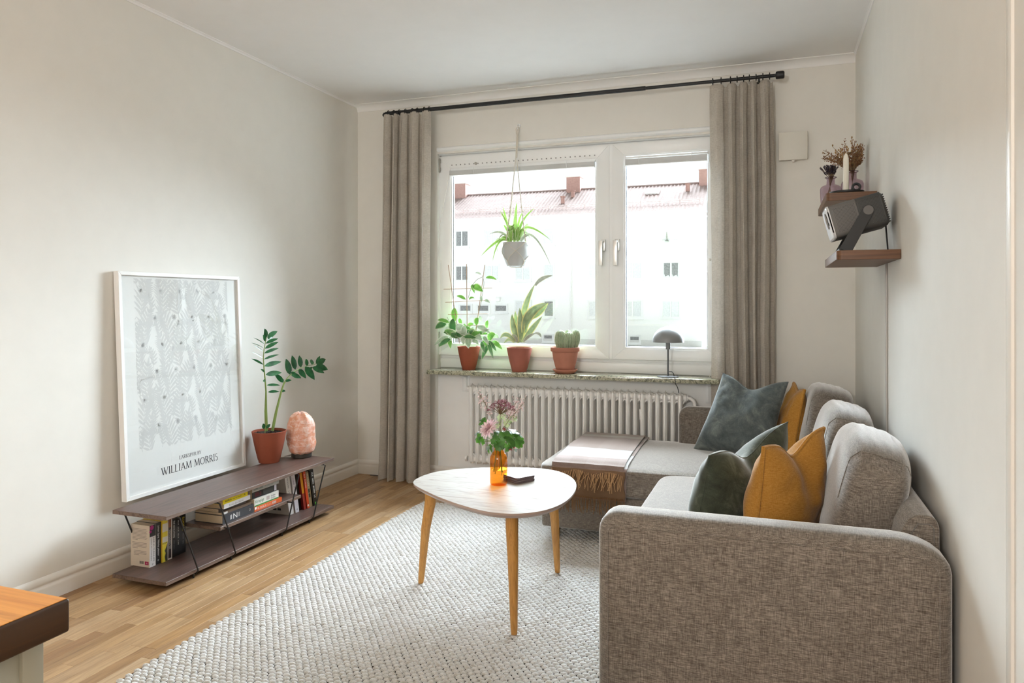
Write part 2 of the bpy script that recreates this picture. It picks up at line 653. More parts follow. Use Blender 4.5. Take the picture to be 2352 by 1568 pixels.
for row in range(60):
    x = row * SW
    y = -4.9 + R.random() * .35
    near = x < .95
    while y < -.012:
        L = R.choice((.23, .29, .35, .41, .48))
        if y + L > -.012:
            L = round(-.012 - y, 3)
            if L < .06:
                break
        vis = (near and y + L > -3.75) or (x < 1.75 and y + L > -.75)
        if vis:
            o = bpy.data.objects.new('plank', stave_mesh(L))
            COL.objects.link(o)
            o.parent = fl
            o.location = (x, y, 0)
        else:
            stuff.box(x + .0006, x + SW - .0006, y + .0006, y + L - .0006, -.0125, 0)
        y += L
for k in range(60):
    stuff.box(k * SW + .0006, k * SW + SW - .0006, RB, -4.93, -.0125, 0)
tag(stuff.build('hidden_planks', stave_m, fl, smooth=False), kind='stuff')

# window sill of green stone with two brackets
sm = NT('green_granite')
vec = sm.coords((1, 1, 1))
f1 = sm.noise(vec, 60, 5, .65, .6)
f2 = sm.noise(vec, 160, 3, .6)
c1 = sm.ramp(f1, [(.36, srgb('#4f5144')), (.48, srgb('#8d8c76')), (.56, srgb('#b9b49c')), (.66, srgb('#77765f'))])
c2 = sm.ramp(f2, [(.36, (.30, .30, .25)), (.47, (1, 1, 1))])
sm.l(sm.mix(c1, c2, .8, 'MULTIPLY'), sm.p.inputs['Base Color'])
sm.p.inputs['Roughness'].default_value = .16
sill = MB().box(.603, 2.392, -.17, .06, .709, .735).build('trim_6', sm.m, bevel=.004)
struct(sill)
for k, x in enumerate((.79, 2.32)):
    b = MB()
    pr = [(0, 0), (-.13, 0), (-.13, -.008), (-.03, -.03), (-.014, -.12), (0, -.12)]
    b.extrude([(x, q[0] + .011, .709 + q[1]) for q in pr], (.022, 0, 0))
    b.box(x - .014, x + .036, .004, .011, .58, .709)
    b.build('sill_bracket', white_m, sill, bevel=.001)

# ------------------------------------------------------------------ the window
win = MB()
def rect_frame(m, x0, x1, z0, z1, a0, a1, c0, c1, y0, y1, mi=0):
    """four mitred bars between the outer rectangle and the opening a0..a1 x c0..c1"""
    o = [(x0, z0), (x1, z0), (x1, z1), (x0, z1)]
    i = [(a0, c0), (a1, c0), (a1, c1), (a0, c1)]
    for k in range(4):
        j = (k + 1) % 4
        m.extrude([(o[k][0], y0, o[k][1]), (o[j][0], y0, o[j][1]), (i[j][0], y0, i[j][1]), (i[k][0], y0, i[k][1])], (0, y1 - y0, 0), mi)
rect_frame(win, WX0 - .04, WX1 + .02, WZ0 - .03, WZ1 + .02, .63, 2.34, .845, 2.085, .06, .16)
win.box(1.70, 1.79, .062, .158, WZ0, WZ1)
win.box(1.732, 1.756, .036, .062, .82, 2.12)
window = win.build('window_1', white_m, None, smooth=False, org=(0, 0, 0))
struct(window)
m = MB(); m.box(WX0, WX1, .048, .06, .735, .795); m.box(WX0, WX1, .054, .06, .80, .806)
m.build('bottom_panel', white_m, window, bevel=.003)
m = MB(); pr = [(.06, 2.132), (.018, 2.132), (.010, 2.140), (-.004, 2.150), (-.016, 2.154), (-.018, 2.160), (-.018, 2.168), (-.010, 2.174), (.0, 2.178), (.06, 2.178)]
m.extrude([(WX0 + .002, q[0], q[1]) for q in pr], (WX1 - WX0 - .004, 0, 0))
m.build('top_casing', white_m, window, angle=60)
SA = (.578, 1.735, .818, 2.122, .690, 1.647, .896, 2.032)
SB = (1.753, 2.385, .818, 2.122, 1.835, 2.313, .894, 2.042)
pane_m = glassy('window_glass', (.97, .985, .975))
seal_m = plain('rubber_seal', (.16, .165, .17), .6)
for q, (x0, x1, z0, z1, a0, a1, c0, c1) in enumerate((SA, SB)):
    m = MB()
    rect_frame(m, x0, x1, z0, z1, a0 - .012, a1 + .012, c0 - .012, c1 + .012, .03, .085)
    rect_frame(m, a0 - .02, a1 + .02, c0 - .02, c1 + .02, a0, a1, c0, c1, .034, .06)
    sash = m.build('sash', white_m, window, bevel=.0025, seg=2)
    m = MB()
    rect_frame(m, a0 - .001, a1 + .001, c0 - .001, c1 + .001, a0 + .004, a1 - .004, c0 + .004, c1 - .004, .052, .066)
    m.build('seal', seal_m, sash, smooth=False)
    MB().box(a0 - .004, a1 + .004, .060, .064, c0 - .004, c1 + .004).build('pane', pane_m, sash, smooth=False)
    # espagnolette handle
    hx = (1.690, 1.779)[q]
    m = MB()
    m.box(hx + (.004 if q == 0 else -.002) - .004, hx + .022, .012, .03, 1.475, 1.545)
    m.tube([(hx + .010, .03, 1.53), (hx + .010, -.012, 1.53), (hx + .006, -.018, 1.525)], .008, 10)
    m.box(hx - .010, hx + .014, -.026, -.012, 1.385, 1.535)
    m.build('handle', plain('satin_aluminium', (.70, .70, .68), .3, .6), sash, bevel=.004, seg=3)
# hinges on the left, row of vent holes over the left sash
metal_m = plain('hinge_steel', (.42, .41, .38), .3, .9)
for z in (2.02, .88):
    m = MB(); m.tube([(.5975 + .006, .024, z), (.6035, .024, z + .09)], .007, 10)
    m.box(.600, .612, .022, .03, z + .008, z + .03); m.box(.600, .612, .022, .03, z + .06, z + .082)
    m.build('hinge', metal_m, window)
dot_m = plain('vent_hole', (.28, .28, .28), .7)
m = MB()
for i in range(32):
    x = .69 + i * (.955 / 31)
    m.lathe([(.0042, 0), (.0042, .0016)], (x, .0285, 2.062), 10, axis='y')
m.build('vent_holes', dot_m, window)
MB().lathe([(.009, 0), (.009, .006), (.006, .009)], (.86, .0225, 2.062), 14, axis='y').build('vent_knob', metal_m, window)

# venetian blinds, drawn right up
slat_m = plain('blind_slat', (.84, .85, .85), .35, 0, spec=.5)
for q, (a0, a1, ztop, zb, lab) in enumerate(((.684, 1.651, 2.034, 1.988, 'raised metal venetian blind across the top of the wide left pane'),
                                            (1.836, 2.316, 2.036, 1.982, 'raised metal venetian blind across the top of the narrow right pane'))):
    t = thing('venetian_blind', lab, 'blind', ((a0 + a1) / 2, .03, ztop), 'venetian blinds')
    m = MB(); m.box(a0, a1, .014, .034, ztop - .012, ztop); m.build('headrail', white_m, t, bevel=.001)
    n = int((ztop - .014 - zb - .005) / .0027)
    for k in range(n):
        z = zb + .0052 + .0027 * k
        e_ = R.random() * .0015
        MB().box(a0 + .002 + e_, a1 - .002, -.006 - R.random() * .0012, .030, z, z + .0016).build('slat', slat_m, t, smooth=False)
    m = MB(); m.box(a0 + .001, a1 - .001, -.006, .030, zb - .002, zb + .004); m.build('bottom_rail', slat_m, t, bevel=.0015)
    for f in (.18, .82):
        x = a0 + (a1 - a0) * f
        m = MB(); m.tube([(x, -.008, ztop), (x - .002, -.0095, (ztop + zb) / 2), (x, -.008, zb - .004)], .0018, 6)
        m.build('ladder_tape', white_m, t)
    m = MB()
    if q == 0:
        m.tube([(a0 + .004, .008, ztop - .004), (a0 - .03, .002, 1.86), (a0 - .075, -.004, 1.62), (a0 - .082, -.004, 1.45)], .0016, 6)
        m.tube([(a0 - .062, .006, 1.44), (a0 - .060, .004, 1.40), (a0 - .064, .004, 1.0), (a0 - .062, .004, .75)], .0016, 6)
    else:
        m.tube([(a1 + .006, .008, ztop - .004), (a1 + .030, .002, 1.8), (a1 + .036, -.002, 1.2), (a1 + .030, -.002, .83), (a1 + .014, -.03, .7375)], .0016, 6)
        m.ball((a1 + .012, .020, 1.41), .008, 10)
    m.build('cord', plain('blind_cord', (.72, .70, .66), .7), t)

# ------------------------------------------------------------------ outside: lawn, and the long apartment house across the yard
GZ = -2.05
gm = NT('yard_ground')
g1 = gm.noise(gm.coords((.6, .6, .6)), 1, 5)
gm.l(gm.ramp(g1, [(.4, (.52, .51, .49)), (.6, (.58, .57, .55))]), gm.p.inputs['Base Color'])
gm.p.inputs['Roughness'].default_value = .95
struct(MB().box(-90, 60, .6, 120, GZ - .3, GZ).build('ground', gm.m, smooth=False))
lm = NT('lawn_grass')
g1 = lm.noise(lm.coords((5, 5, 5)), 1, 6, .7)
g2 = lm.noise(lm.coords((.5, .5, .5)), 1, 3)
lm.l(lm.mix(lm.ramp(g1, [(.3, srgb('#6f8f3c')), (.7, srgb('#a9c06a'))]), lm.ramp(g2, [(.3, (.85, .85, .8)), (.7, (1, 1, 1))]), 1, 'MULTIPLY'), lm.p.inputs['Base Color'])
lm.p.inputs['Roughness'].default_value = .95
lm.bump(g1, .8, .08)
def mound(u, v):
    x, y = -5 + 14 * u, 27 + 16 * v
    d = ((x - 2.2) / 3.6) ** 2 + ((y - 35) / 5.5) ** 2
    return (x, y, GZ - .05 + 1.75 * math.exp(-d * .9) + .05 * noise.noise(V((x, y, 0)) * .7))
struct(MB().grid(mound, 40, 40).build('lawn', lm.m))

FY = 50.0
facade_m = plain('facade_render', (.80, .795, .775), .9, spec=.1, var=.02)
house = thing('apartment_building', 'long white rendered apartment house with a red tiled roof across the yard', 'building', (-15, FY + 5, GZ))
EX0, EX1, EZ, RZ = -30.0, -2.24, 7.95, 10.55
MB().box(EX0, EX1, FY, FY + 10, GZ, EZ - .1).build('wall', facade_m, house, smooth=False)
MB().box(EX0, EX1 + .02, FY - .03, FY, GZ, GZ + .45).build('plinth', plain('plinth_grey', (.6, .59, .57), .9), house, smooth=False)
MB().box(EX0, EX1 + .1, FY - .25, FY + 10.2, EZ - .28, EZ - .1).build('soffit', white_m, house, smooth=False)
rm = NT('roof_tile_clay')
r1 = rm.noise(rm.coords((1.6, 1.6, 1.6)), 1, 4)
rm.l(rm.ramp(r1, [(.3, (.22, .157, .142)), (.7, (.27, .20, .18))]), rm.p.inputs['Base Color'])
rm.p.inputs['Roughness'].default_value = .9
roof = MB()
pitch = .29
nx = int((EX1 + .25 - EX0) / pitch) * 6
def roofpt(u, v):
    x = EX0 + (EX1 + .25 - EX0) * u
    w = math.cos(2 * math.pi * (x - EX0) / pitch)
    course = (v * 16) % 1.0
    y = FY - .35 + 5.35 * v
    z = EZ - .12 + (RZ - EZ + .12) * v + .045 * max(-.4, w) + .03 * (1 - course)
    return (x, y, z)
tag(roof.grid(roofpt, nx, 32).build('roof_tiles', rm.m, house, smooth=False), kind='stuff')
m = MB(); m.extrude([(EX0, FY + 5, RZ - .02), (EX0, FY + 10.4, EZ - .1), (EX0, FY, EZ - .1)], (EX1 + .2 - EX0, 0, 0)); m.build('rear_roof', rm.m, house, smooth=False)
m = MB(); m.tube([(EX0, FY + 5, RZ + .02), (EX1 + .25, FY + 5, RZ + .02)], .12, 8); m.build('ridge', rm.m, house)
m = MB()
m.tube([(EX0, FY - .42, EZ - .16), (EX1 + .25, FY - .42, EZ - .16)], .085, 8)
m.build('gutter', plain('gutter_white', (.72, .71, .69), .5), house)
m = MB()
m.tube([(-11.95, FY - .42, EZ - .2), (-11.95, FY - .3, EZ - .5), (-11.95, FY - .08, EZ - .9), (-11.95, FY - .08, GZ + .2)], .055, 8)
m.build('downpipe', plain('gutter_white', 0), house)
m = MB()
for dz in (.0, .16):
    m.tube([(EX0, FY + .85, EZ + .62 + dz), (EX1, FY + .85, EZ + .62 + dz)], .022, 5)
for i in range(20):
    x = EX0 + i * 1.45
    m.tube([(x, FY + .85, EZ + .85), (x, FY + .85, EZ + .45)], .02, 5)
m.build('snow_guard', plain('snow_guard_metal', (.5,.38,.35), .6), house)
brick_m = plain('chimney_brick', (.36, .21, .18), .9, var=.12)
brick_cap = plain('chimney_cap', (.7, .66, .62), .9)
for (x0, x1) in ((-23.8, -22.66), (-13.55, -12.4), (-2.85, -1.75)):
    c = MB().box(x0, x1, FY + 4.4, FY + 5.6, RZ - .9, RZ + 1.0).build('chimney', brick_m, house, smooth=False)
    MB().box(x0 - .07, x1 + .07, FY + 4.33, FY + 5.67, RZ + 1.0, RZ + 1.1).build('chimney_cap', brick_cap, c, smooth=False)
def onroof(x, v):
    return V((x, FY - .35 + 5.35 * v, EZ - .12 + (RZ - EZ + .12) * v))
sl = V((0, 5.35, RZ - EZ + .12)).normalized()
nr = V((0, -sl.z, sl.y))
m = MB(); m.obox(onroof(-6.3, .72) + nr * .1, (1, 0, 0), sl, nr, .55, .48, .09)
h = m.build('roof_hatch', plain('hatch_white', (.82, .8, .78), .5), house, bevel=.02)
for x, v in ((-3.6, .70), (-13.2, .45), (-12.7, .68)):
    m = MB(); m.lathe([(.16, 0), (.16, .5), (.22, .52), (.22, .6)], onroof(x, v), 10); m.build('roof_vent', brick_m, house)
casing_m = plain('house_window_casing', (.74,.74,.73), .6)
dark_glass = plain('house_window_glass', (.62,.63,.63), .08, spec=.7, var=.1)
curt_m = plain('house_curtain_dark', (.2,.2,.2), .9, var=.3)
plant_m = plain('house_plant_dark', (.26,.28,.24), .9, var=.4)
def hwin(x0, x1, z0, z1, halves=2, deco=None):
    f = MB()
    w = .09
    rect_frame(f, x0 - .12, x1 + .12, z0 - .14, z1 + .10, x0, x1, z0, z1, FY - .05, FY + .08)
    if halves == 2:
        f.box((x0 + x1) / 2 - w / 2, (x0 + x1) / 2 + w / 2, FY - .04, FY + .06, z0, z1)
    f.box(x0 - .17, x1 + .17, FY - .10, FY + .02, z0 - .19, z0 - .13)
    fo = f.build('house_window', casing_m, house, smooth=False)
    n = halves
    for k in range(n):
        a = x0 + (x1 - x0) * k / n
        b = x0 + (x1 - x0) * (k + 1) / n
        MB().box(a + .05, b - .05, FY - .012, FY + .03, z0 + .05, z1 - .05).build('pane', dark_glass if deco != 'dark' else curt_m, fo, smooth=False)
        if deco in ('curtain', 'leaves'):
            c = MB()
            if deco == 'curtain':
                aa, bb = (a + .12, b - .06) if k == 0 else (a + .06, b - .12)
                c.extrude([(aa, FY - .016, z1 - .06), (bb, FY - .016, z1 - .06), (bb - .02, FY - .016, z0 + .10), (bb - .12, FY - .016, z0 + .22), (aa + .10, FY - .016, z0 + .12), (aa + .02, FY - .016, z0 + .3)], (0, .004, 0))
            else:
                c.extrude([(a + .08, FY - .016, z0 + .06), (b - .08, FY - .016, z0 + .06), (b - .09, FY - .016, z0 + .55), ((a + b) / 2, FY - .016, z1 - .2), (a + .10, FY - .016, z0 + .45)], (0, .004, 0))
            c.build('curtain_drape', curt_m if deco == 'curtain' else plant_m, fo, smooth=False)
ROWS = ((5.72, 6.95), (2.97, 4.13), (.10, 1.30))
for ci, (xc, w) in enumerate(((-27.0, 1.1), (-24.2, 1.1), (-21.06, 1.07), (-18.48, 1.15), (-15.86, 1.15), (-13.75, .75), (-9.95, 1.25), (-7.24, 1.28), (-4.43, 1.25))):
    for ri, (z0, z1) in enumerate(ROWS):
        if ci in (2, 3) and ri == 2:
            continue
        if ci == 4 and ri == 0:
            pass
        deco = {(2, 0): 'dark', (2, 1): 'dark', (8, 1): 'curtain', (5, 2): 'dark'}.get((ci, ri))
        hwin(xc - w / 2, xc + w / 2, z0, z1, 1 if w < .9 else 2, deco)
for xc in (-20.75, -19.22, -17.7):
    hwin(xc - .48, xc + .48, .47, .98, 1, 'dark')
for xc in (-13.8, -9.6, -7.1):
    hwin(xc - .36, xc + .36, -1.78, -1.32, 1, 'dark')
m = MB(); p = onroof(-3.6, .7)
MB().box(-18.05, -17.75, FY - .2, FY, 1.25, 1.6).build('wall_lamp', plain('gutter_white', 0), house, bevel=.03)
# figure of a small tower in the upper window: a dark ornament on the ledge
m = MB(); m.lathe([(.16, 0), (.05, .12), (.035, .5), (.01, .7)], (-4.72, FY - .10, 5.66), 8); m.build('window_ornament', plant_m, house)
# ------------------------------------------------------------------ curtain rod and curtains
t = thing('curtain_rod', 'thin black curtain rod above the window, beige curtains hanging at both ends', 'curtain rod', (1.49, -.12, 2.40))
ry, rz = -.12, 2.398
m = MB(); m.tube([(.285, ry, rz), (1.98, ry, rz)], .0125, 14); m.build('outer_tube', black_m, t)
m = MB(); m.tube([(1.96, ry, rz), (2.70, ry, rz)], .0095, 14); m.build('inner_tube', black_m, t)
m = MB(); m.lathe([(.0095, 0), (.019, .002), (.021, .008), (.021, .040), (.016, .046)], (2.685, ry, rz), 18, axis='x'); m.build('finial', black_m, t)
m = MB(); m.tube([(.30, ry, rz), (.272, ry, rz), (.262, ry + .008, rz - .004), (.260, ry + .03, rz - .012), (.260, -.004, rz - .012)], .008, 10); m.build('end_bracket', black_m, t)
m = MB(); m.tube([(2.60, ry, rz - .014), (2.60, -.02, rz - .014), (2.60, -.001, rz - .014)], .006, 8); m.lathe([(.022, 0), (.022, .004)], (2.60, -.0045, rz - .014), 14, axis='y'); m.build('wall_bracket', black_m, t)
ring = None
for x in (.305, .345, .385, .43, .48, .515, .565, .60, 2.355, 2.40, 2.45, 2.485, 2.52, 2.55, 2.585, 2.62, 2.655):
    m = MB()
    m.tube([(x, ry + .017 * math.cos(a), rz + .017 * math.sin(a)) for a in [2 * math.pi * k / 14 for k in range(14)]], .0028, 6, closed=True)
    m.build('ring', black_m, t)

lin_m = weave('linen_curtain', '#a1988d', '#beb6ab', '#d4cec5', 1.2, bump=.25, transl=.22, contrast=1.3)
def curtain(label, x0t, x1t, x0b, x1b, folds, ztop, zbot, seed, amp=(.030, .048), ymid=-.125):
    rr = random.Random(seed)
    edges = [0]
    for f in folds:
        edges.append(edges[-1] + f)
    tot = edges[-1]
    edges = [e / tot for e in edges]
    ph = [rr.uniform(-1, 1) for _ in range(len(edges))]
    def fn(u, v):
        # v = 0 bottom, 1 top
        k = max(i for i in range(len(edges) - 1) if u >= edges[i] - 1e-9)
        w = (u - edges[k]) / (edges[k + 1] - edges[k])
        z = zbot + (ztop - zbot) * v
        x0 = x0b + (x0t - x0b) * v ** .8
        x1 = x1b + (x1t - x1b) * v ** .8
        a = amp[1] + (amp[0] - amp[1]) * v
        sg = 1 if k % 2 == 0 else -1
        wav = math.tanh(1.5 * math.sin(math.pi * w)) / math.tanh(1.5)
        top_pinch = smoothstep(.955, 1.0, v)
        y = ymid - sg * a * abs(wav) * (1 - .45 * top_pinch)
        y += .010 * noise.noise(V((u * 5, v * 3, seed))) * (1 - v * .5)
        uu = u + sg * .0
        x = x0 + (x1 - x0) * uu + .012 * math.sin(2 * math.pi * w) * sg * (1 - top_pinch) + .010 * noise.noise(V((u * 3 + 9, v * 2.5, seed))) * (1 - top_pinch)
        z += .008 * noise.noise(V((u * 9, seed, 3))) * (1 - v) + (.008 * wav * sg * top_pinch)
        return V((x, y, z))
    m = MB().grid(fn, 176, 46)
    o = m.build('curtain', lin_m, None, org=((x0b + x1b) / 2, ymid, zbot), angle=80)
    return tag(o, label, 'curtain', 'linen curtains at the window')
curtain('beige linen curtain hanging to the floor at the left side of the window', .268, .610, .225, .600, (1.1, .40, .6, .35, 1.1, .35, 1.3, .45, 1.3), 2.383, .006, 3, ymid=-.118)
curtain('beige linen curtain at the right side of the window, its foot hidden behind the sofa', 2.335, 2.672, 2.355, 2.680, (1.6, .5, 1.0, .40, .9, .35, .7, .35, 1.1, .4), 2.383, .05, 5, amp=(.026, .034), ymid=-.079)

# ------------------------------------------------------------------ radiator: 31 cast sections
rad_m = plain('radiator_enamel', (.88, .87, .855), .33, spec=.45, var=.015)
t = thing('radiator', 'long white column radiator on the wall under the window sill', 'radiator', (1.53, -.06, .137))
n, rx0, rx1 = 31, .855, 2.195
dx = (rx1 - rx0) / n
sec = MB()
xc = rx0 + dx / 2
zb, zt = .150, .642
for y in (-.092, -.036):
    sec.tube([(xc, y, zb + .012), (xc, y, zt - .012)], .0150, 10, flat=.85)
# hubs: waisted drums along the wall, top and bottom
for z in (zb + .022, zt - .028):
    sec.lathe([(.020, -dx / 2), (.020, -dx / 2 + .004), (.026, -dx / 4), (.030, -.002), (.030, .002), (.026, dx / 4), (.020, dx / 2 - .004), (.020, dx / 2)], (xc, -.064, z), 12, axis='x', caps=(False, False))
# thin fin plate that ends in a pointed crest
pr = [(-.108, zb - .004), (-.020, zb - .004), (-.016, zb + .02), (-.016, zt - .03), (-.028, zt - .004), (-.05, zt + .002), (-.064, zt + .010), (-.082, zt + .002), (-.104, zt - .010), (-.112, zt - .03), (-.112, zb + .02)]
def loopseg(y0, y1, z0, z1):
    return [(xc - .0022, y0, z0), (xc - .0022, y1, z0), (xc - .0022, y1, z1), (xc - .0022, y0, z1)]
sec.extrude([(xc - .0022, q[0], q[1]) for q in ((-.112, zb + .02), (-.100, zb - .006), (-.094, zb + .004), (-.098, zb + .03), (-.098, zt - .04), (-.09, zt - .006), (-.064, zt + .010), (-.104, zt - .006), (-.112, zt - .03))], (.0044, 0, 0))
# shoulders that close the gap between columns with a pointed arch
for (z, sg) in ((zb + .048, 1), (zt - .056, -1)):
    sec.extrude([(xc - dx / 2, -.072, z - sg * .030), (xc + dx / 2, -.072, z - sg * .030), (xc + dx / 2, -.072, z - sg * .004), (xc + .010, -.072, z + sg * .012), (xc - .010, -.072, z + sg * .012), (xc - dx / 2, -.072, z - sg * .004)], (0, .02, 0))
s0 = sec.build('radiator_section', rad_m, t, angle=40)
for k in range(1, n):
    o = s0.copy(); COL.objects.link(o); o.parent = t; o.location = (k * dx, 0, 0)
m = MB()
m.lathe([(.024, 0), (.024, .010), (.017, .012), (.017, .020)], (rx1, -.064, zt - .028), 16, axis='x')
m.tube([(rx1 + .018, -.064, zt - .028), (rx1 + .034, -.064, zt - .030), (rx1 + .050, -.064, zt - .042), (rx1 + .056, -.064, zt - .062), (rx1 + .056, -.064, .30)], .0105, 12)
m.lathe([(.016, 0), (.016, .022)], (rx1 + .056, -.064, zt - .092), 8)
m.build('supply_pipe', rad_m, t)
m = MB(); m.lathe([(.018, 0), (.018, .012), (.010, .014)], (rx0 - .026, -.064, zb + .022), 14, axis='x'); m.lathe([(.018, 0), (.018, .012)], (rx0 - .012, -.064, zt - .028), 14, axis='x')
m.build('end_plug', rad_m, t)
for x in (rx0 + .25, rx1 - .25):
    m = MB(); m.box(x - .010, x + .010, -.10, .013, zb + .06, zb + .078); m.box(x - .004, x + .004, -.10, .013, zt - .16, zt - .10)
    m.box(x - .012, x + .012, .002, .0135, zb - .02, zt - .02)
    m.build('wall_hanger', rad_m, t)

# ------------------------------------------------------------------ rug of plump woven loops
RX0, RX1, RY0, RY1 = .765, 2.46, -2.93, -.515
t = thing('rug', 'off-white chunky woven wool rug under the coffee table', 'rug', ((RX0 + RX1) / 2, (RY0 + RY1) / 2, 0))
def rugx(x, y):
    return x + .014 * math.sin((y + .3) * 2.6) + .03 * smoothstep(-2.2, -3.0, y)
back = MB()
back.grid(lambda u, v: V((rugx(RX0 + .008 + (RX1 - RX0 - .016) * u, RY0 + .006 + (RY1 - RY0 - .012) * v), RY0 + .006 + (RY1 - RY0 - .012) * v, .0045)), 4, 40)
back.build('backing', plain('rug_backing', (.045, .042, .038), .95), t)
px, py = .0270, .0166
nr, nc = int((RY1 - RY0) / py), int((RX1 - RX0) / px)
vs, fs = [], []
unit = []
NU, NVV = 8, 3
for j in range(1, NVV + 1):
    ph = (j - 1) / NVV * math.pi / 2
    for k in range(NU):
        a = 2 * math.pi * k / NU
        unit.append((math.cos(ph) * math.cos(a), math.cos(ph) * math.sin(a), math.sin(ph)))
unit = np.array(unit + [(0, 0, 1)])
unit[:, 0] = np.sign(unit[:, 0]) * np.abs(unit[:, 0]) ** .95
uf = []
for j in range(NVV - 1):
    for k in range(NU):
        uf.append((j * NU + k, j * NU + (k + 1) % NU, (j + 1) * NU + (k + 1) % NU, (j + 1) * NU + k))
for k in range(NU):
    uf.append(((NVV - 1) * NU + k, (NVV - 1) * NU + (k + 1) % NU, NVV * NU, NVV * NU))
nrng = np.random.default_rng(4)
allv = []
faces = []
cnt = 0
uvl = []
for j in range(nr):
    y = RY0 + py * (j + .5)
    for i in range(nc):
        x = RX0 + px * (i + .5 + (.5 if j % 2 else 0))
        if x > RX1 - .01:
            continue
        if x > 2.25 and y < -1.05 and (x > 2.34):
            continue
        xx = rugx(x, y) + nrng.normal(0, .0007)
        yy = y + nrng.normal(0, .0007)
        th = .16 + nrng.normal(0, .07)
        q = unit * np.array([px * .496 * (1 + nrng.normal(0, .04)), py * .548 * (1 + nrng.normal(0, .05)), .0074 * (1 + nrng.normal(0, .10))])
        ca, sa = math.cos(th), math.sin(th)
        w = np.stack([q[:, 0] * ca - q[:, 1] * sa + xx, q[:, 0] * sa + q[:, 1] * ca + yy, q[:, 2] + .0050], 1)
        allv.append(w)
        for f in uf:
            faces.append(tuple(dict.fromkeys(a + cnt for a in f)))
        cnt += len(unit)
allv = np.concatenate(allv)
me = bpy.data.meshes.new('yarn_loops')
me.from_pydata((allv - np.array(ORG[t.name])).tolist(), [], faces)
me.polygons.foreach_set('use_smooth', [True] * len(me.polygons))
wm = NT('wool_yarn')
a = wm.noise(wm.coords((120, 520, 120)), 1, 3, .6)
b = wm.noise(wm.coords((3, 3, 3)), 1, 3)
c = wm.noise(wm.coords((70, 70, 70)), 1, 1)
col = wm.ramp(a, [(.3, srgb('#c6c6c6')), (.6, srgb('#e6e6e5'))])
col = wm.mix(col, wm.ramp(c, [(.34, (.80, .77, .72)), (.46, (1, 1, 1))]), .8, 'MULTIPLY')
wm.l(wm.mix(col, wm.ramp(b, [(.3, (.93, .92, .90)), (.7, (1, 1, 1))]), 1, 'MULTIPLY'), wm.p.inputs['Base Color'])
wm.p.inputs['Roughness'].default_value = .95
wm.p.inputs['Specular IOR Level'].default_value = .1
wm.bump(a, .9, .0022)
me.materials.append(wm.m)
o = bpy.data.objects.new('yarn_loops', me); COL.objects.link(o); o.parent = t
tag(o, kind='stuff')
RUGZ = .0118

# ------------------------------------------------------------------ corner sofa
sofa_m = weave('sofa_weave', '#4d453d', '#736a61', '#9c9288', 1.0, bump=.4, contrast=1.0, sheen=1.0)
seam_m = plain('sofa_seam', (.16, .145, .13), .95)
t = thing('corner_sofa', 'grey-brown woven corner sofa with a chaise along the right wall', 'sofa', (2.4, -1.25, .013))
SX1 = 3.078
def soft(name, c, h, p, n=16, rot=None, dispn=.004, crown=0, parent=t, seed=1, mat=sofa_m, lab=None, edge=None):
    def dsp(w, q):
        k = noise.noise(w * 3.2 + V((seed * 7.1, 0, 0))) * dispn
        w = w * (1 + k / max(.05, w.length))
        if crown:
            w.z += crown * max(0, 1 - q[0] ** 2) * max(0, 1 - q[1] ** 2) * (1 if q[2] > 0 else 0)
        return w
    o = MB().superbox(c, h, p, n, rot, disp=dsp).build(name, mat, parent, angle=80)
    return o
def rbox(name, x0, x1, y0, y1, z0, z1, bev, parent=t, mat=sofa_m, seg=4):
    return MB().box(x0, x1, y0, y1, z0, z1).build(name, mat, parent, bevel=bev, seg=seg, angle=60)
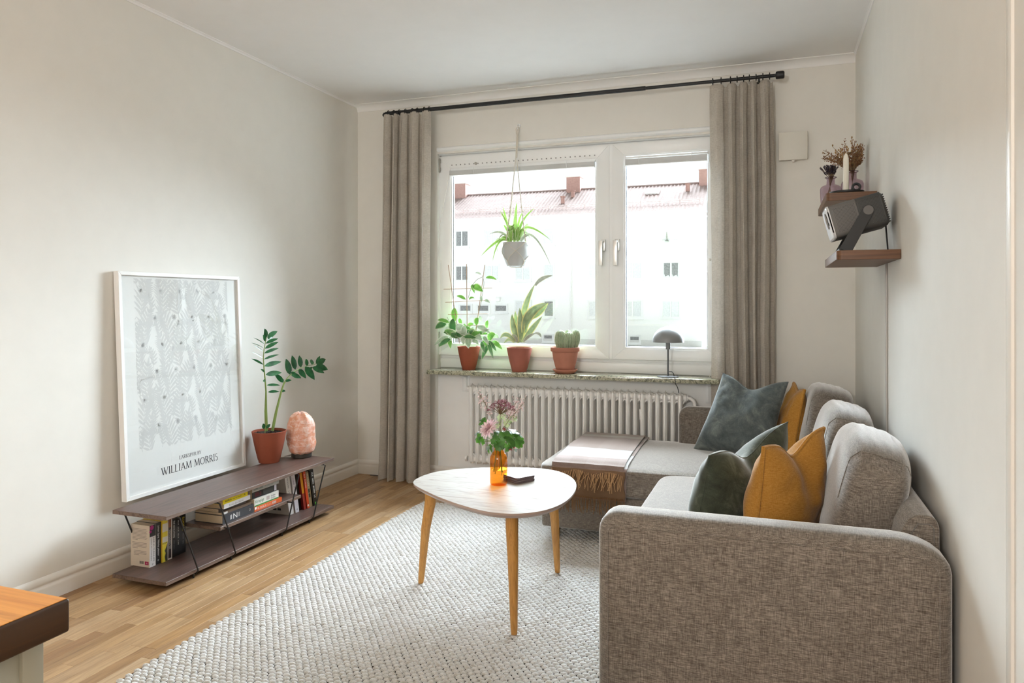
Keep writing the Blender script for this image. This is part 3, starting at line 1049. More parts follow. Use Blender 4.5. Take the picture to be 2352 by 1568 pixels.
# near arm, chaise arm: upright slabs with rounded rims and a seam round the face
def arm(x0, x1, y0, y1, z0, z1, r=.040):
    a = MB()
    pts = []
    def corner(cx, cz, a0, rad=.055):
        return [(cx + rad * math.cos(a0 + k / 6 * math.pi / 2), cz + rad * math.sin(a0 + k / 6 * math.pi / 2)) for k in range(7)]
    rad = .055
    prof = [(x1 - .125 + .125 * math.cos(k / 6 * math.pi / 2), z1 - .075 + .075 * math.sin(k / 6 * math.pi / 2)) for k in range(7)] + corner(x0 + rad, z1 - rad, math.pi / 2, rad) + [(x0, z0), (x1, z0)]
    N = len(prof)
    def inset(d):
        cx, cz = (x0 + x1) / 2, (z0 + z1) / 2
        out = []
        for i, (x, z) in enumerate(prof):
            xx = min(max(x, x0 + d), x1 - d) if False else x
            nx_ = -1 if x < cx else 1
            q = V((x - cx, z - cz))
            # shrink towards the centre line by d along the rectangle normals
            if i < 7:
                an = i / 6 * math.pi / 2
            elif i < 14:
                an = math.pi / 2 + (i - 7) / 6 * math.pi / 2
            else:
                an = math.pi if i == 14 else 0
            out.append((x - d * math.cos(an), z - d * math.sin(an)))
        return out
    stations = []
    for k in range(6):
        an = k / 5 * math.pi / 2
        stations.append((y0 + r - r * math.sin(an) if False else y0 + r * (1 - math.sin(an)), r * (1 - math.cos(an)) if False else r * (1 - math.cos(an))))
    # from the flat face at y0 (inset r) out to the full outline, then mirror at y1
    st = [(y0 + r * (1 - math.cos(k / 5 * math.pi / 2)), r * (1 - math.sin(k / 5 * math.pi / 2))) for k in range(6)]
    st2 = [(y1 - r * (1 - math.cos(k / 5 * math.pi / 2)), r * (1 - math.sin(k / 5 * math.pi / 2))) for k in range(6)][::-1]
    rings = [[V((x, y, z)) for (x, z) in inset(d)] for (y, d) in st + st2]
    vs = [p for g in rings for p in g]
    fs = []
    for i in range(len(rings) - 1):
        for k in range(N):
            fs.append((i * N + k, i * N + (k + 1) % N, (i + 1) * N + (k + 1) % N, (i + 1) * N + k))
    fs.append(tuple(range(N)))
    fs.append(tuple((len(rings) - 1) * N + k for k in range(N))[::-1])
    a.add(vs, fs)
    o = a.build('armrest', sofa_m, t, angle=70, merge=1e-6)
    sp = MB()
    path = [V((x, y0 - .0003, z)) for (x, z) in inset(r * .8)][:-1]
    path = [V((SX1 - r * .8, y0 - .0003, z0 + .02))] + path[:14] + [V((x0 + r * .8, y0 - .0003, z0 + .02))]
    sp.tube(path, .0010, 5)
    sp.build('seam', sofa_m, o)
    return o
arm(2.222, SX1, -2.402, -2.272, .05, .590)
arm(2.178, SX1 - .03, -.232, -.122, .05, .584)
# backrest frame along the wall
bk = MB()
prof = [(2.90, .06), (2.955, .40), (2.985, .575), (3.000, .607), (3.020, .622), (3.052, .622), (3.066, .612), (3.072, .59), (3.074, .06)]
bk.extrude([(x, -2.262, z) for x, z in prof], (0, 2.02, 0))
bo = bk.build('backrest', sofa_m, t, bevel=.008, seg=3, angle=60)
sp = MB(); sp.tube([V((x, -2.2635, z)) for x, z in ((2.992, .44), (3.008, .575), (3.022, .600), (3.048, .602), (3.058, .592), (3.062, .44))], .0015, 5); sp.build('seam', seam_m, bo)
# bases
rbox('seat_base', 2.215, 3.0, -2.268, -.985, .075, .245, .014)
rbox('chaise_base', 1.612, 3.0, -.958, -.135, .075, .245, .016)
soft('seat_cushion', (2.60, -1.622, .318), (.405, .638, .070), 14, 22, dispn=.002, crown=.012, seed=2)
soft('chaise_cushion', (2.29, -.548, .312), (.700, .418, .067), 14, 24, dispn=.003, crown=.016, seed=3)
rbox('chaise_seam_strip', 1.63, 2.9, -.945, -.15, .238, .256, .004, mat=seam_m)
leg_m = plain('sofa_leg_black', (.015, .015, .016), .5)
for x, y in ((1.665, -.885), (1.665, -.20), (2.30, -2.33), (3.0, -2.33), (2.30, -1.05), (3.0, -.2)):
    z0 = RUGZ - .001 if (x < 2.44 and y < -.53) else 0
    m = MB(); m.lathe([(.018, z0), (.024, .055), (.024, .08)], (x, y, 0), 14); m.build('leg', leg_m, t)

# loose back cushions
def back_cushion(label, y0, y1, top, x0, x1, tilt, seed, zb=.392, grp='loose sofa back cushions'):
    yc, hy = (y0 + y1) / 2, (y1 - y0) / 2
    h = (top - zb) / 2
    hx = (x1 - x0) / 2
    rot = Matrix.Rotation(tilt, 3, 'Y')
    def dsp(w, q):
        # fuller at mid height, gathered wrinkles along the crown
        w.x *= 1.0 + .05 * q[2]
        k = noise.noise(V((w.x * 5, w.y * 3, w.z * 5)) + V((seed, 0, 0))) * .012
        w.x += k
        if q[2] > .3:
            w.z += .0022 * math.sin(w.x * 190 + 3 * noise.noise(V((w.x * 8, w.y * 6, seed)))) * max(0, 1 - abs(q[1]) * .6) * (1 - abs(q[0]) * .3)
        w.z += .018 * (1 - q[1] ** 2) * (1 if q[2] > 0 else 0)
        return w
    cx, cz = (x0 + x1) / 2, (top + zb) / 2 - .006
    o = MB().superbox((cx, yc, cz), (hx, hy, h), 4.2, 30, rot, disp=dsp).build('back_cushion', sofa_m, None, org=(cx, yc, zb), angle=80)
    tag(o, label, 'cushion', grp)
    # boxing seams over the crown, at both ends
    for s in (-1, 1):
        sm_ = MB()
        path = []
        for k in range(15):
            a = math.pi * (.02 + .96 * k / 14)
            q = V((math.cos(a), s * .86, math.sin(a)))
            kk = max(abs(q.x), abs(q.z)); q.x /= kk; q.z /= kk
            sc_ = (abs(q.x) ** 4.2 + abs(q.y) ** 4.2 + abs(q.z) ** 4.2) ** (-1 / 4.2)
            w = dsp(V((q.x * sc_ * hx, q.y * sc_ * hy, q.z * sc_ * h)), q)
            path.append(V((cx, yc, cz)) + rot @ (w * 1.008))
        sm_.tube(path, .0010, 5)
        sm_.build('seam', sofa_m, o)
    return o
TL = math.radians(11)
back_cushion('grey sofa back cushion in the far corner behind the pillows', -.80, -.245, .752, 2.805, 3.000, math.radians(12), 11)
back_cushion('middle grey sofa back cushion between the corner cushion and the nearest one', -1.455, -.80, .742, 2.83, 3.010, math.radians(14), 23)
back_cushion('large grey sofa back cushion nearest the armrest, showing its side', -2.14, -1.47, .748, 2.838, 3.022, math.radians(16), 37)

# ------------------------------------------------------------------ scatter pillows
def velvet(name, a, b, c):
    if name in MATS:
        return MATS[name]
    k = NT(name)
    f = k.noise(k.coords((11, 11, 11)), 1, 6, .72, .6)
    g = k.noise(k.coords((300, 300, 300)), 1, 2)
    col = k.ramp(f, [(.34, srgb(a)), (.52, srgb(b)), (.72, srgb(c))])
    k.l(k.mix(col, k.ramp(g, [(.3, (.85, .85, .85)), (.7, (1.08, 1.08, 1.08))]), 1, 'MULTIPLY'), k.p.inputs['Base Color'])
    k.p.inputs['Roughness'].default_value = .85
    k.p.inputs['Specular IOR Level'].default_value = .15
    k.p.inputs['Sheen Weight'].default_value = .7
    k.p.inputs['Sheen Roughness'].default_value = .35
    k.p.inputs['Sheen Tint'].default_value = (.85, .86, .85, 1)
    k.bump(f, .25, .004)
    MATS[name] = k.m
    return k.m
def pillow(label, q, thick, chop, mat, seed, piping=None, wr=.010, front=1, inset=.075, chopw=.42):
    TLp, TRp, BRp, BLp = [V(p) for p in q]
    nrm = (TRp - TLp).cross(BLp - TLp).normalized()
    up = ((TLp + TRp) - (BLp + BRp)).normalized()
    n = 34
    def base(u, v):
        iu = u * (1 - inset * (1 - v * v)) 
        iv = v * (1 - inset * .8 * (1 - u * u))
        a, b = (iu + 1) / 2, (iv + 1) / 2
        p = (BLp.lerp(BRp, a)).lerp(TLp.lerp(TRp, a), b)
        c = chop * math.exp(-(u / chopw) ** 2) * smoothstep(-.5, 1, v)
        return p - up * c
    def thickness(u, v):
        e = max(0, (1 - u * u) * (1 - v * v))
        f = e ** .5
        c = 1 - .35 * (chop > 0) * math.exp(-(u / .3) ** 2) * smoothstep(0, 1, v)
        sag = 1 + .18 * (-v)
        return thick / 2 * f * c * sag
    m = MB()
    for s in (1, -1):
        def fn(a, b):
            u, v = -1 + 2 * a, -1 + 2 * b
            u, v = math.sin(u * math.pi / 2), math.sin(v * math.pi / 2)
            e = max(0, (1 - u * u) * (1 - v * v)) ** .5
            p = base(u, v)
            w = wr * e * (noise.noise(V((u * 2.6, v * 2.6, seed + s))) + .6 * noise.noise(V((u * 6 + seed, v * 4, s * 3))))
            w += .35 * wr * math.sin(14 * math.atan2(v - 1.05, u) ) * smoothstep(.25, .9, abs(u)) * e if chop else 0
            return p + nrm * s * (thickness(u, v) + w)
        m.grid(fn, n, n)
    o = m.build('pillow', mat, None, org=tuple((BLp + BRp) / 2), merge=.0004, angle=80)
    tag(o, label, 'pillow', 'scatter pillows on the sofa')
    edge = []
    for k in range(64):
        a = k / 64 * 4
        i, w = int(a), a - int(a)
        u, v = [(-1 + 2 * w, -1), (1, -1 + 2 * w), (1 - 2 * w, 1), (-1, 1 - 2 * w)][i]
        edge.append(base(u, v))
    pm = MB(); pm.tube(edge, .0072 if piping else .0020, 7, closed=True)
    pm.build('piping' if piping else 'seam', piping or mat, o)
    return o
blue_v = velvet('slate_velvet', '#454c4d', '#5c6363', '#828783')
green_v = velvet('moss_velvet', '#33372e', '#454a3e', '#6a6f60')
must = weave('mustard_linen', '#8f6022', '#ab7834', '#c1924e', 1.6, bump=.3, contrast=1.2)
pillow('large slate blue-grey velvet pillow leaning in the far corner of the chaise', [(2.425, -.345, .790), (2.745, -.50, .772), (2.66, -.60, .385), (2.275, -.40, .385)], .17, .055, blue_v, 3, chopw=.5)
pillow('mustard yellow linen pillow behind the slate blue one', [(2.775, -.27, .745), (2.815, -.60, .745), (2.755, -.64, .395), (2.70, -.29, .395)], .13, .02, must, 5, piping=must)
pillow('dark moss green velvet pillow beside the front mustard pillow', [(2.490, -2.04, .692), (2.725, -1.56, .735), (2.640, -1.50, .395), (2.43, -1.98, .395)], .22, .065, green_v, 9, inset=.06, chopw=.40)
pillow('mustard yellow linen pillow with piping at the front, dented on top', [(2.650, -2.10, .738), (2.832, -1.74, .748), (2.765, -1.70, .392), (2.612, -2.07, .395)], .20, .055, must, 14, piping=must, inset=.06, chopw=.40)

# ------------------------------------------------------------------ fringed throw over the chaise
pm = NT('plaid_wool')
uv = pm.n('UVMap'); sp = pm.n('SeparateXYZ'); pm.l(uv.outputs[0], sp.inputs[0])
A_, B_, C_ = srgb('#8f7868'), srgb('#a8988f'), srgb('#a8a5a3')
along = pm.ramp(sp.outputs[1], [(0, srgb('#85746d')), (.12, srgb('#8a7872')), (.17, C_), (.40, srgb('#7f6e66')), (.52, srgb('#7d6a62')), (.82, srgb('#98908a')), (.9, srgb('#7a6556'))], 'CONSTANT')
acr = pm.ramp(sp.outputs[0], [(0, (1, 1, 1)), (.22, (.93, .90, .88)), (.46, (1, 1, 1)), (.70, (.94, .92, .91)), (.9, (1, 1, 1))], 'CONSTANT')
fz = pm.noise(pm.coords((240, 240, 240)), 1, 3)
pm.l(pm.mix(pm.mix(along, acr, 1, 'MULTIPLY'), pm.ramp(fz, [(.3, (.88, .88, .88)), (.7, (1.06, 1.06, 1.06))]), 1, 'MULTIPLY'), pm.p.inputs['Base Color'])
pm.p.inputs['Roughness'].default_value = .95
pm.p.inputs['Specular IOR Level'].default_value = .1
pm.p.inputs['Sheen Weight'].default_value = .4
pm.bump(fz, .4, .002)
t = thing('throw_blanket', 'folded taupe and white checked throw with fringes over the chaise', 'blanket', (1.83, -.55, .385))
ZT = .398
def seatz(x, y):
    u, v = (x - 2.29) / .70, (y + .548) / .418
    return .379 + .016 * max(0, 1 - u * u) * max(0, 1 - v * v)
def layer(xb0, xb1, xf0, xf1, yb, lift, drop, yfront, sag):
    """v = 0 at the hanging hem, 1 at the rear fold"""
    L1 = drop
    L2 = yb - yfront
    Lt = L1 + L2
    def fn(u, v):
        d = v * Lt
        wob = .006 * noise.noise(V((u * 4, v * 4, lift * 100)))
        if d < L1:
            q = 1 - d / L1      # 1 at the hem
            y = yfront - .012 - .006 * math.sin(q * 2) + wob
            z = seatz(0, 0) + lift - .008 - L1 * q
            if L1 < .05:
                z = .382 + lift - L1 * q; y = yfront - .012 * q
        else:
            y = yfront + (d - L1)
            e = smoothstep(0, .05, d - L1)
            z = seatz(1.83, y) + lift - .014 * (1 - e) - .022 * smoothstep(.10, 0, yb - y) * 0
        f = (y - yfront) / (yb - yfront)
        x0 = xf0 + (xb0 - xf0) * max(0, f)
        x1 = xf1 + (xb1 - xf1) * max(0, f)
        return V((x0 + (x1 - x0) * u + wob * .5, y, z + .003 * noise.noise(V((u * 5, v * 6, 7)))))
    return fn
m = MB().grid(layer(1.640, 1.985, 1.668, 2.018, -.15, .0215, .030, -.955, 0), 24, 40, uv=True)
m.build('upper_fold', pm.m, t, solid=.004, angle=80)
pm2 = plain('throw_brown_weave', '#6e5541', .95, spec=.1, var=.12, bump=.3)
m = MB().grid(layer(1.655, 2.004, 1.690, 2.030, -.15, .0125, .15, -.958, 0), 24, 40, uv=True)
m.build('lower_fold', [pm.m], t, solid=.004, angle=80)
m = MB().grid(lambda u, v: V((1.672 + .352 * u + .004 * math.sin(v * 9), -.981 - .004 * math.sin(u * 14), .240 + .135 * v)), 20, 10)
m.build('hanging_hem', pm2, t, solid=.004, angle=80)
fr = MB(); rr = random.Random(5)
for k in range(72):
    x = 1.674 + .342 * k / 71
    dxx = rr.gauss(-.012, .018)
    L = rr.uniform(.060, .100)
    z0 = .372
    fr.tube([(x, -.974, z0), (x + dxx * .3, -.992, z0 - L * .4), (x + dxx, -.996 - rr.random() * .006, z0 - L)], .0014, 5)
tag(fr.build('fringe', plain('fringe_light', '#b08c66', .95, spec=.1, var=.1), t), kind='stuff')
fr = MB()
for k in range(72):
    x = 1.676 + .348 * k / 71
    dxx = rr.gauss(0, .007)
    z0 = .248
    L = rr.uniform(.055, .085)
    fr.tube([(x, -.984, z0), (x + dxx * .4, -.989, z0 - L * .5), (x + dxx, -.987, z0 - L)], .0014, 5)
tag(fr.build('fringe', plain('fringe_dark', '#7f5f42', .95, spec=.1, var=.15), t), kind='stuff')

# ------------------------------------------------------------------ coffee table
t = thing('coffee_table', 'rounded triangular coffee table with a pale top and three oak legs', 'table', (1.66, -1.68, RUGZ))
TZ = .455
out = [(1.331, -1.771), (1.322, -1.70), (1.33, -1.625), (1.352, -1.565), (1.401, -1.510), (1.47, -1.460), (1.546, -1.420), (1.63, -1.388), (1.718, -1.370), (1.785, -1.376), (1.850, -1.408), (1.916, -1.490), (1.955, -1.575), (1.977, -1.680), (1.988, -1.79), (1.979, -1.897), (1.95, -1.972), (1.912, -2.022), (1.855, -2.056), (1.80, -2.064), (1.745, -2.054), (1.66, -2.018), (1.591, -1.980), (1.52, -1.935), (1.458, -1.889), (1.40, -1.845), (1.357, -1.806)]
pts = np.array(out)
def smooth_closed(p, k=4, it=3):
    n = len(p) * k
    idx = np.arange(n) / k
    q = np.stack([np.interp(idx, np.arange(len(p) + 1), np.append(p[:, a], p[0, a])) for a in range(2)], 1)
    for _ in range(it * k):
        q = .25 * np.roll(q, 1, 0) + .5 * q + .25 * np.roll(q, -1, 0)
    return q
sh = smooth_closed(pts)
cen = sh.mean(0)
tm = NT('pale_oak_top')
vec = tm.coords((8, 85, 60))
tm.t.nodes[-1].inputs['Rotation'].default_value = (0, 0, math.radians(28)) if tm.t.nodes[-1].type == 'MAPPING' else (0, 0, 0)
f1 = tm.noise(vec, 1, 5, .62, 1.1)
col = tm.ramp(f1, [(.34, srgb('#857d75')), (.46, srgb('#a19a92')), (.62, srgb('#a7a098'))])
tm.l(col, tm.p.inputs['Base Color'])
tm.p.inputs['Roughness'].default_value = .5
tm.p.inputs['Specular IOR Level'].default_value = .03
tm.bump(f1, .12, .0006)
edge_m = plain('table_edge', '#a38c80', .4, var=.06)
m = MB()
prof = [(0, 0), (.0, -.003), (-.001, -.008), (-.012, -.019), (-.02, -.021)]
rings = []
for (d, dz) in prof:
    ring_ = []
    for i, p in enumerate(sh):
        tn = np.roll(sh, -1, 0)[i] - np.roll(sh, 1, 0)[i]
        nn = np.array([tn[1], -tn[0]]); nn /= np.linalg.norm(nn)
        if np.dot(nn, p - cen) < 0: nn = -nn
        q = p + nn * d
        ring_.append(V((q[0], q[1], TZ + dz)))
    rings.append(ring_)
N = len(sh)
vs = [p for g in rings for p in g]
fs = [tuple(range(N))]
for i in range(len(rings) - 1):
    for k in range(N):
        fs.append((i * N + k, (i + 1) * N + k, (i + 1) * N + (k + 1) % N, i * N + (k + 1) % N))
fs.append(tuple((len(rings) - 1) * N + k for k in range(N))[::-1])
m.add(vs, fs)
m.m = [0] + [1] * (len(fs) - 1)
m.build('table_top', [tm.m, edge_m], t, merge=1e-6, angle=30)
legw = wood('oak_leg', '#a5702f', '#c08a45', 'z', fine=1.4, rough=.42)
for (tx, ty), (fx, fy) in (((1.372, -1.685), (1.312, -1.652)), ((1.800, -1.905), (1.830, -1.966)), ((1.800, -1.405), (1.808, -1.350))):
    m = MB()
    m.tube([(fx, fy, RUGZ), (fx + (tx - fx) * .05, fy + (ty - fy) * .05, .035), (fx + (tx - fx) * .5, fy + (ty - fy) * .5, .24), (tx, ty, .36), (tx, ty, TZ - .020)], [.0105, .0125, .0185, .0225, .0235], 18)
    m.build('leg', legw, t, angle=60)
    m = MB(); m.lathe([(.034, 0), (.034, .004)], (tx, ty, TZ - .0245), 16); m.build('mounting_plate', black_m, t)
# ------------------------------------------------------------------ low shelf (bench) by the left wall
bw = wood('dark_walnut_laminate', '#4a3a35', '#665049', 'y', fine=1.3, rough=.38, bump=.04, spec=.35)
bedge = wood('walnut_edge_band', '#493a33', '#7a665a', 'y', fine=2.0, rough=.5, bump=0)
t = thing('low_shelf_bench', 'low dark wood bench with three boards and thin black wire legs along the wall', 'shelf', (.24, -1.475, 0))
BX0, BX1, BY0, BY1 = .105, .388, -2.066, -.878
def board(name, x0, x1, y0, y1, z0, z1):
    m = MB().box(x0, x1, y0, y1, z0, z1)
    m.m = [1 if i not in (0, 1) else 0 for i in range(len(m.f))]
    return m.build(name, [bw, bedge], t, bevel=.0008, seg=1, angle=30)
board('top_board', BX0, BX1, BY0, BY1, .289, .305)
board('bottom_board', BX0, BX1, BY0, BY1, .026, .042)
board('middle_board', .165, .366, -1.735, -1.147, .149, .165)
def wire(x, yt, yb):
    s = .012 if x > .2 else -.012
    m = MB()
    m.tube([(x - s * 1.6, yt, .284), (x, yt, .286), (x + s, yt + (yb - yt) * .01, .283), (x + s, yt + (yb - yt) * .5, .165), (x + s, yb, .034), (x, yb, .0225), (x - s * 1.6, yb, .0225)], .0036, 8)
    m.lathe([(.004, 0), (.004, .024)], (x - s * 1.2, yb, 0), 8)
    m.build('wire_leg', black_m, t)
for yt, yb in ((-2.005, -1.900), (-1.775, -1.672), (-1.205, -1.308), (-.972, -1.080)):
    wire(BX1 - .004, yt, yb)
    wire(BX0 + .004, yt, yb)
for y in (-1.712, -1.262):
    m = MB(); m.tube([(BX1 + .008, y, .157), (.355, y, .157)], .0034, 8); m.tube([(BX0 - .004, y, .146), (.36, y, .146)], .0034, 8); m.build('shelf_clip', black_m, t)

# ------------------------------------------------------------------ books
page_m = NT('page_block')
vv = page_m.coords((900, 900, 900))
pz = page_m.noise(vv, 1, 2)
page_m.l(page_m.ramp(pz, [(.35, srgb('#b9a283')), (.65, srgb('#d9c8ad'))]), page_m.p.inputs['Base Color'])
page_m.p.inputs['Roughness'].default_value = .9
page_m = page_m.m
def cover(c, rough=.4):
    return plain('cover_' + c.lstrip('#'), c, rough, var=.03)
def book_up(label, group, xs, y0, y1, z0, h, depth, col, lean=0.0, spinecol=None, hard=False, pages=None):
    """a book standing on its tail: spine at x = xs facing the room, thickness along y"""
    t = thing('book', label, 'book', (xs - depth / 2, (y0 + y1) / 2, z0), group)
    th = .0018 if hard else .0009
    def P(x, y, z):
        return V((x, y + lean * (z - z0), z))
    cm = cover(col)
    m = MB()
    def bx(x0, x1, a, b, c, d, mi=0):
        p = [P(x, y, z) for z in (c, d) for y in (a, b) for x in (x0, x1)]
        m.add(p, [(0, 2, 3, 1), (4, 5, 7, 6), (0, 1, 5, 4), (2, 6, 7, 3), (0, 4, 6, 2), (1, 3, 7, 5)], mi)
    bx(xs - depth, xs, y0, y0 + th, z0, z0 + h)
    bx(xs - depth, xs, y1 - th, y1, z0, z0 + h)
    bx(xs - th, xs, y0 + th, y1 - th, z0, z0 + h, 1 if spinecol else 0)
    m.build('cover', [cm, cover(spinecol)] if spinecol else cm, t, smooth=False)
    m = MB()
    e = .002 if hard else .0004
    bx(xs - depth + e, xs - th, y0 + th, y1 - th, z0 + e, z0 + h - e)
    m.build('pages', pages or page_m, t, smooth=False)
    return t
ZB = .042
def spine_text(t, s, xs, yc, z0, z1, wid, mat, lean=0, zb=ZB):
    """title that reads downwards on the spine"""
    # right vector runs down, up vector runs towards +y
    d = V((0, lean, 1)).normalized()
    org = V((xs, yc - wid / 2, z0)) + V((0, lean * (z1 - zb), 0)) + d * 0
    org.z = z1
    return text('title', s, org, -d, V((0, 1, 0)), z1 - z0, mat, t, height=wid)
white_ink = plain('white_ink', (.85, .85, .84), .6)
yellow_ink = plain('yellow_ink', '#e8d94a', .6)
G1 = 'books standing at the near end of the bench'
XS = .195
b = book_up('thick cream paperback with printed back cover, nearest of the standing books', G1, XS, -1.962, -1.929, ZB, .176, .103, '#cdbfae', spinecol='#e6e4e4')
# back cover print: lines of small type, barcode, red publisher's mark
y = -1.962
m = MB()
rr = random.Random(8)
def line(x0, x1, z):
    m.box(x0, x1, y - .0003, y, z, z + .0017)
z = ZB + .158
for para, cnt_, ind in ((0, 9, .094), (1, 5, .094), (2, 4, .086)):
    for i in range(cnt_):
        L = ind - .012 if i < cnt_ - 1 else .03
        line(XS - ind, XS - ind + L * rr.uniform(.93, 1), z)
        z -= .0058
    z -= .006
m.build('blurb', plain('blurb_ink', (.22, .19, .17), .7), b, smooth=False)
m = MB()
for i in range(11):
    x = XS - .054 + i * .0022
    m.box(x, x + rr.choice((.0006, .0012)), y - .0003, y, ZB + .012, ZB + .024)
m.build('barcode', ink_m, b, smooth=False)
MB().box(XS - .025, XS - .005, y - .0004, y, ZB + .010, ZB + .024).build('publisher_mark', cover('#a3124e'), b, smooth=False)
text('letter', 'N', (XS - .018, y, ZB + .014), (1, 0, 0), (0, 0, 1), .006, white_ink, b, lift=.0006)
MB().box(XS, XS + .0003, -1.961, -1.930, ZB + .128, ZB + .176).build('spine_top', cover('#17121c'), b, smooth=False)
m = MB(); m.lathe([(.010, 0), (.010, .0004)], (XS + .0001, -1.950, ZB + .166), 14, axis='x'); m.lathe([(.006, 0), (.006, .0004)], (XS + .0001, -1.957, ZB + .150), 12, axis='x')
m.build('spine_blossom', cover('#b3157f'), b, smooth=False)
spine_text(b, 'HARUKI MURAKAMI', XS, -1.9395, ZB + .022, ZB + .122, .008, ink_m)
spine_text(b, 'KAFKA P\u00c5 STRANDEN', XS, -1.9515, ZB + .028, ZB + .120, .008, ink_m)
spine_text(b, 'N', XS, -1.9455, ZB + .007, ZB + .014, .008, ink_m)
b = book_up('slim black paperback with a white handwritten spine title, beside the thick cream one', G1, XS - .002, -1.928, -1.899, ZB, .178, .104, '#141316')
spine_text(b, 'Johan Egna  M\u00f6rka platser', XS - .002, -1.9135, ZB + .035, ZB + .165, .011, white_ink)
MB().lathe([(.004, 0), (.004, .0004)], (XS - .0019, -1.9135, ZB + .017), 12, axis='x').build('publisher_mark', cover('#8a8a88'), b)
b = book_up('yellow and white paperback among the standing books', G1, XS + .004, -1.897, -1.868, ZB, .180, .108, '#d9b53a', spinecol='#e0cf45')
MB().box(XS + .004, XS + .0044, -1.8965, -1.8685, ZB + .085, ZB + .108).build('spine_band', cover('#d8d5c9'), b, smooth=False)
MB().box(XS + .004, XS + .0044, -1.8965, -1.8685, ZB + .130, ZB + .165).build('spine_band', cover('#d8d5c9'), b, smooth=False)
for dz in (.078, .081):
    MB().box(XS + .004, XS + .0045, -1.8965, -1.8685, ZB + dz, ZB + dz + .0013).build('spine_rule', cover('#4f5a25'), b, smooth=False)
m = MB()
m.extrude([(XS + .0041, -1.880, ZB + .001), (XS + .0041, -1.8685, ZB + .001), (XS + .0041, -1.8685, ZB + .078), (XS + .0041, -1.877, ZB + .060), (XS + .0041, -1.884, ZB + .048), (XS + .0041, -1.879, ZB + .036), (XS + .0041, -1.884, ZB + .022)], (.0005, 0, 0))
m.build('spine_silhouette', cover('#3d3b2c'), b, smooth=False)
b = book_up('tall white book with an orange cover field behind the yellow paperback', G1, XS + .001, -1.866, -1.840, ZB, .205, .128, '#e6dccf', spinecol='#e6e0da')
MB().box(XS - .118, XS - .008, -1.8664, -1.866, ZB + .02, ZB + .196).build('cover_field', cover('#c0661c'), b, smooth=False)
MB().box(XS + .001, XS + .0014, -1.861, -1.845, ZB + .006, ZB + .200).build('spine_panel', cover('#3a2a2c'), b, smooth=False)
MB().box(XS + .001, XS + .0017, -1.859, -1.847, ZB + .140, ZB + .195).build('spine_panel', cover('#8a5438'), b, smooth=False)
spine_text(b, 'THE PSYCHOPATH TEST', XS + .0016, -1.853, ZB + .045, ZB + .130, .009, white_ink)
b = book_up('black paperback lettered THE INVOCATIONS on its spine', G1, XS - .004, -1.838, -1.810, ZB, .196, .118, '#101013')
spine_text(b, 'THE INVOCATIONS', XS - .004, -1.824, ZB + .085, ZB + .160, .011, white_ink)
spine_text(b, '~ABCDE FGHIJK', XS - .004, -1.824, ZB + .034, ZB + .075, .005, plain('grey_ink', (.25, .25, .27), .6))
MB().box(XS - .004, XS - .0036, -1.832, -1.816, ZB + .168, ZB + .190).build('spine_picture', cover('#5a4636'), b, smooth=False)
b = book_up('black paperback with a pale picture at the head of its thin lettered spine', G1, XS - .006, -1.808, -1.786, ZB, .194, .115, '#131313')
spine_text(b, '~THE ABC DEF GHI', XS - .006, -1.797, ZB + .045, ZB + .155, .006, plain('pale_ink', (.6, .6, .58), .6))
MB().box(XS - .006, XS - .0056, -1.803, -1.791, ZB + .164, ZB + .186).build('spine_picture', cover('#b79a66'), b, smooth=False)
b = book_up('black biography with yellow spine lettering, last of the near standing row', G1, XS - .008, -1.784, -1.752, ZB, .192, .118, '#121214')
spine_text(b, 'ELON MUSK', XS - .008, -1.766, ZB + .100, ZB + .160, .012, yellow_ink)
spine_text(b, '~ABCDEF GHIJ', XS - .008, -1.767, ZB + .040, ZB + .088, .006, plain('grey_ink', 0))

# books lying on the middle board
def book_flat(label, group, xs, y0, y1, z0, z1, depth, col, hard=False, rot=0.0):
    t = thing('book', label, 'book', (xs - depth / 2, (y0 + y1) / 2, z0), group)
    c = V((xs - depth / 2, (y0 + y1) / 2, 0))
    M_ = Matrix.Rotation(rot, 3, 'Z')
    def B(x0, x1, a, b, c0, d0):
        m = MB()
        p = [M_ @ (V((x, y, z)) - c) + c for z in (c0, d0) for y in (a, b) for x in (x0, x1)]
        return m.add(p, [(0, 2, 3, 1), (4, 5, 7, 6), (0, 1, 5, 4), (2, 6, 7, 3), (0, 4, 6, 2), (1, 3, 7, 5)])
    th = .002 if hard else .001
    e = .003 if hard else .0005
    m = B(xs - depth, xs, y0, y1, z0, z0 + th)
    for q in (B(xs - depth, xs, y0, y1, z1 - th, z1), B(xs - th, xs, y0, y1, z0 + th, z1 - th)):
        m.add(q.v, q.f)
    m.build('cover', cover(col), t, smooth=False)
    B(xs - depth + e, xs - th, y0 + e, y1 - e, z0 + th, z1 - th).build('pages', page_m, t, smooth=False)
    def face(name, s, ya, za, w, h, mat):
        o_ = M_ @ (V((xs, ya, za)) - c) + c
        return text(name, s, o_, M_ @ V((0, 1, 0)), (0, 0, 1), w, mat, t, height=h, lift=.0006)
    def patch(ya, yb, za, zb_, mat, name='spine_panel'):
        q = B(xs, xs + .0004, ya, yb, za, zb_)
        q.build(name, mat, t, smooth=False)
    return t, face, patch
G2 = 'books lying in two stacks on the middle board'
zz = .165
b, fc, pt = book_flat('thick dark blue-grey hardback with a big N on its spine, under its stack', G2, .348, -1.700, -1.492, zz, zz + .040, .160, '#33353b', True)
fc('letter', 'N', -1.632, zz + .008, .026, .024, white_ink)
fc('title', 'II', -1.652, zz + .010, .010, .020, white_ink)
fc('title', 'II', -1.600, zz + .010, .010, .020, plain('pale_ink', 0))
fc('letter', 'O', -1.525, zz + .014, .010, .012, plain('pale_ink', 0))
z1 = zz + .040
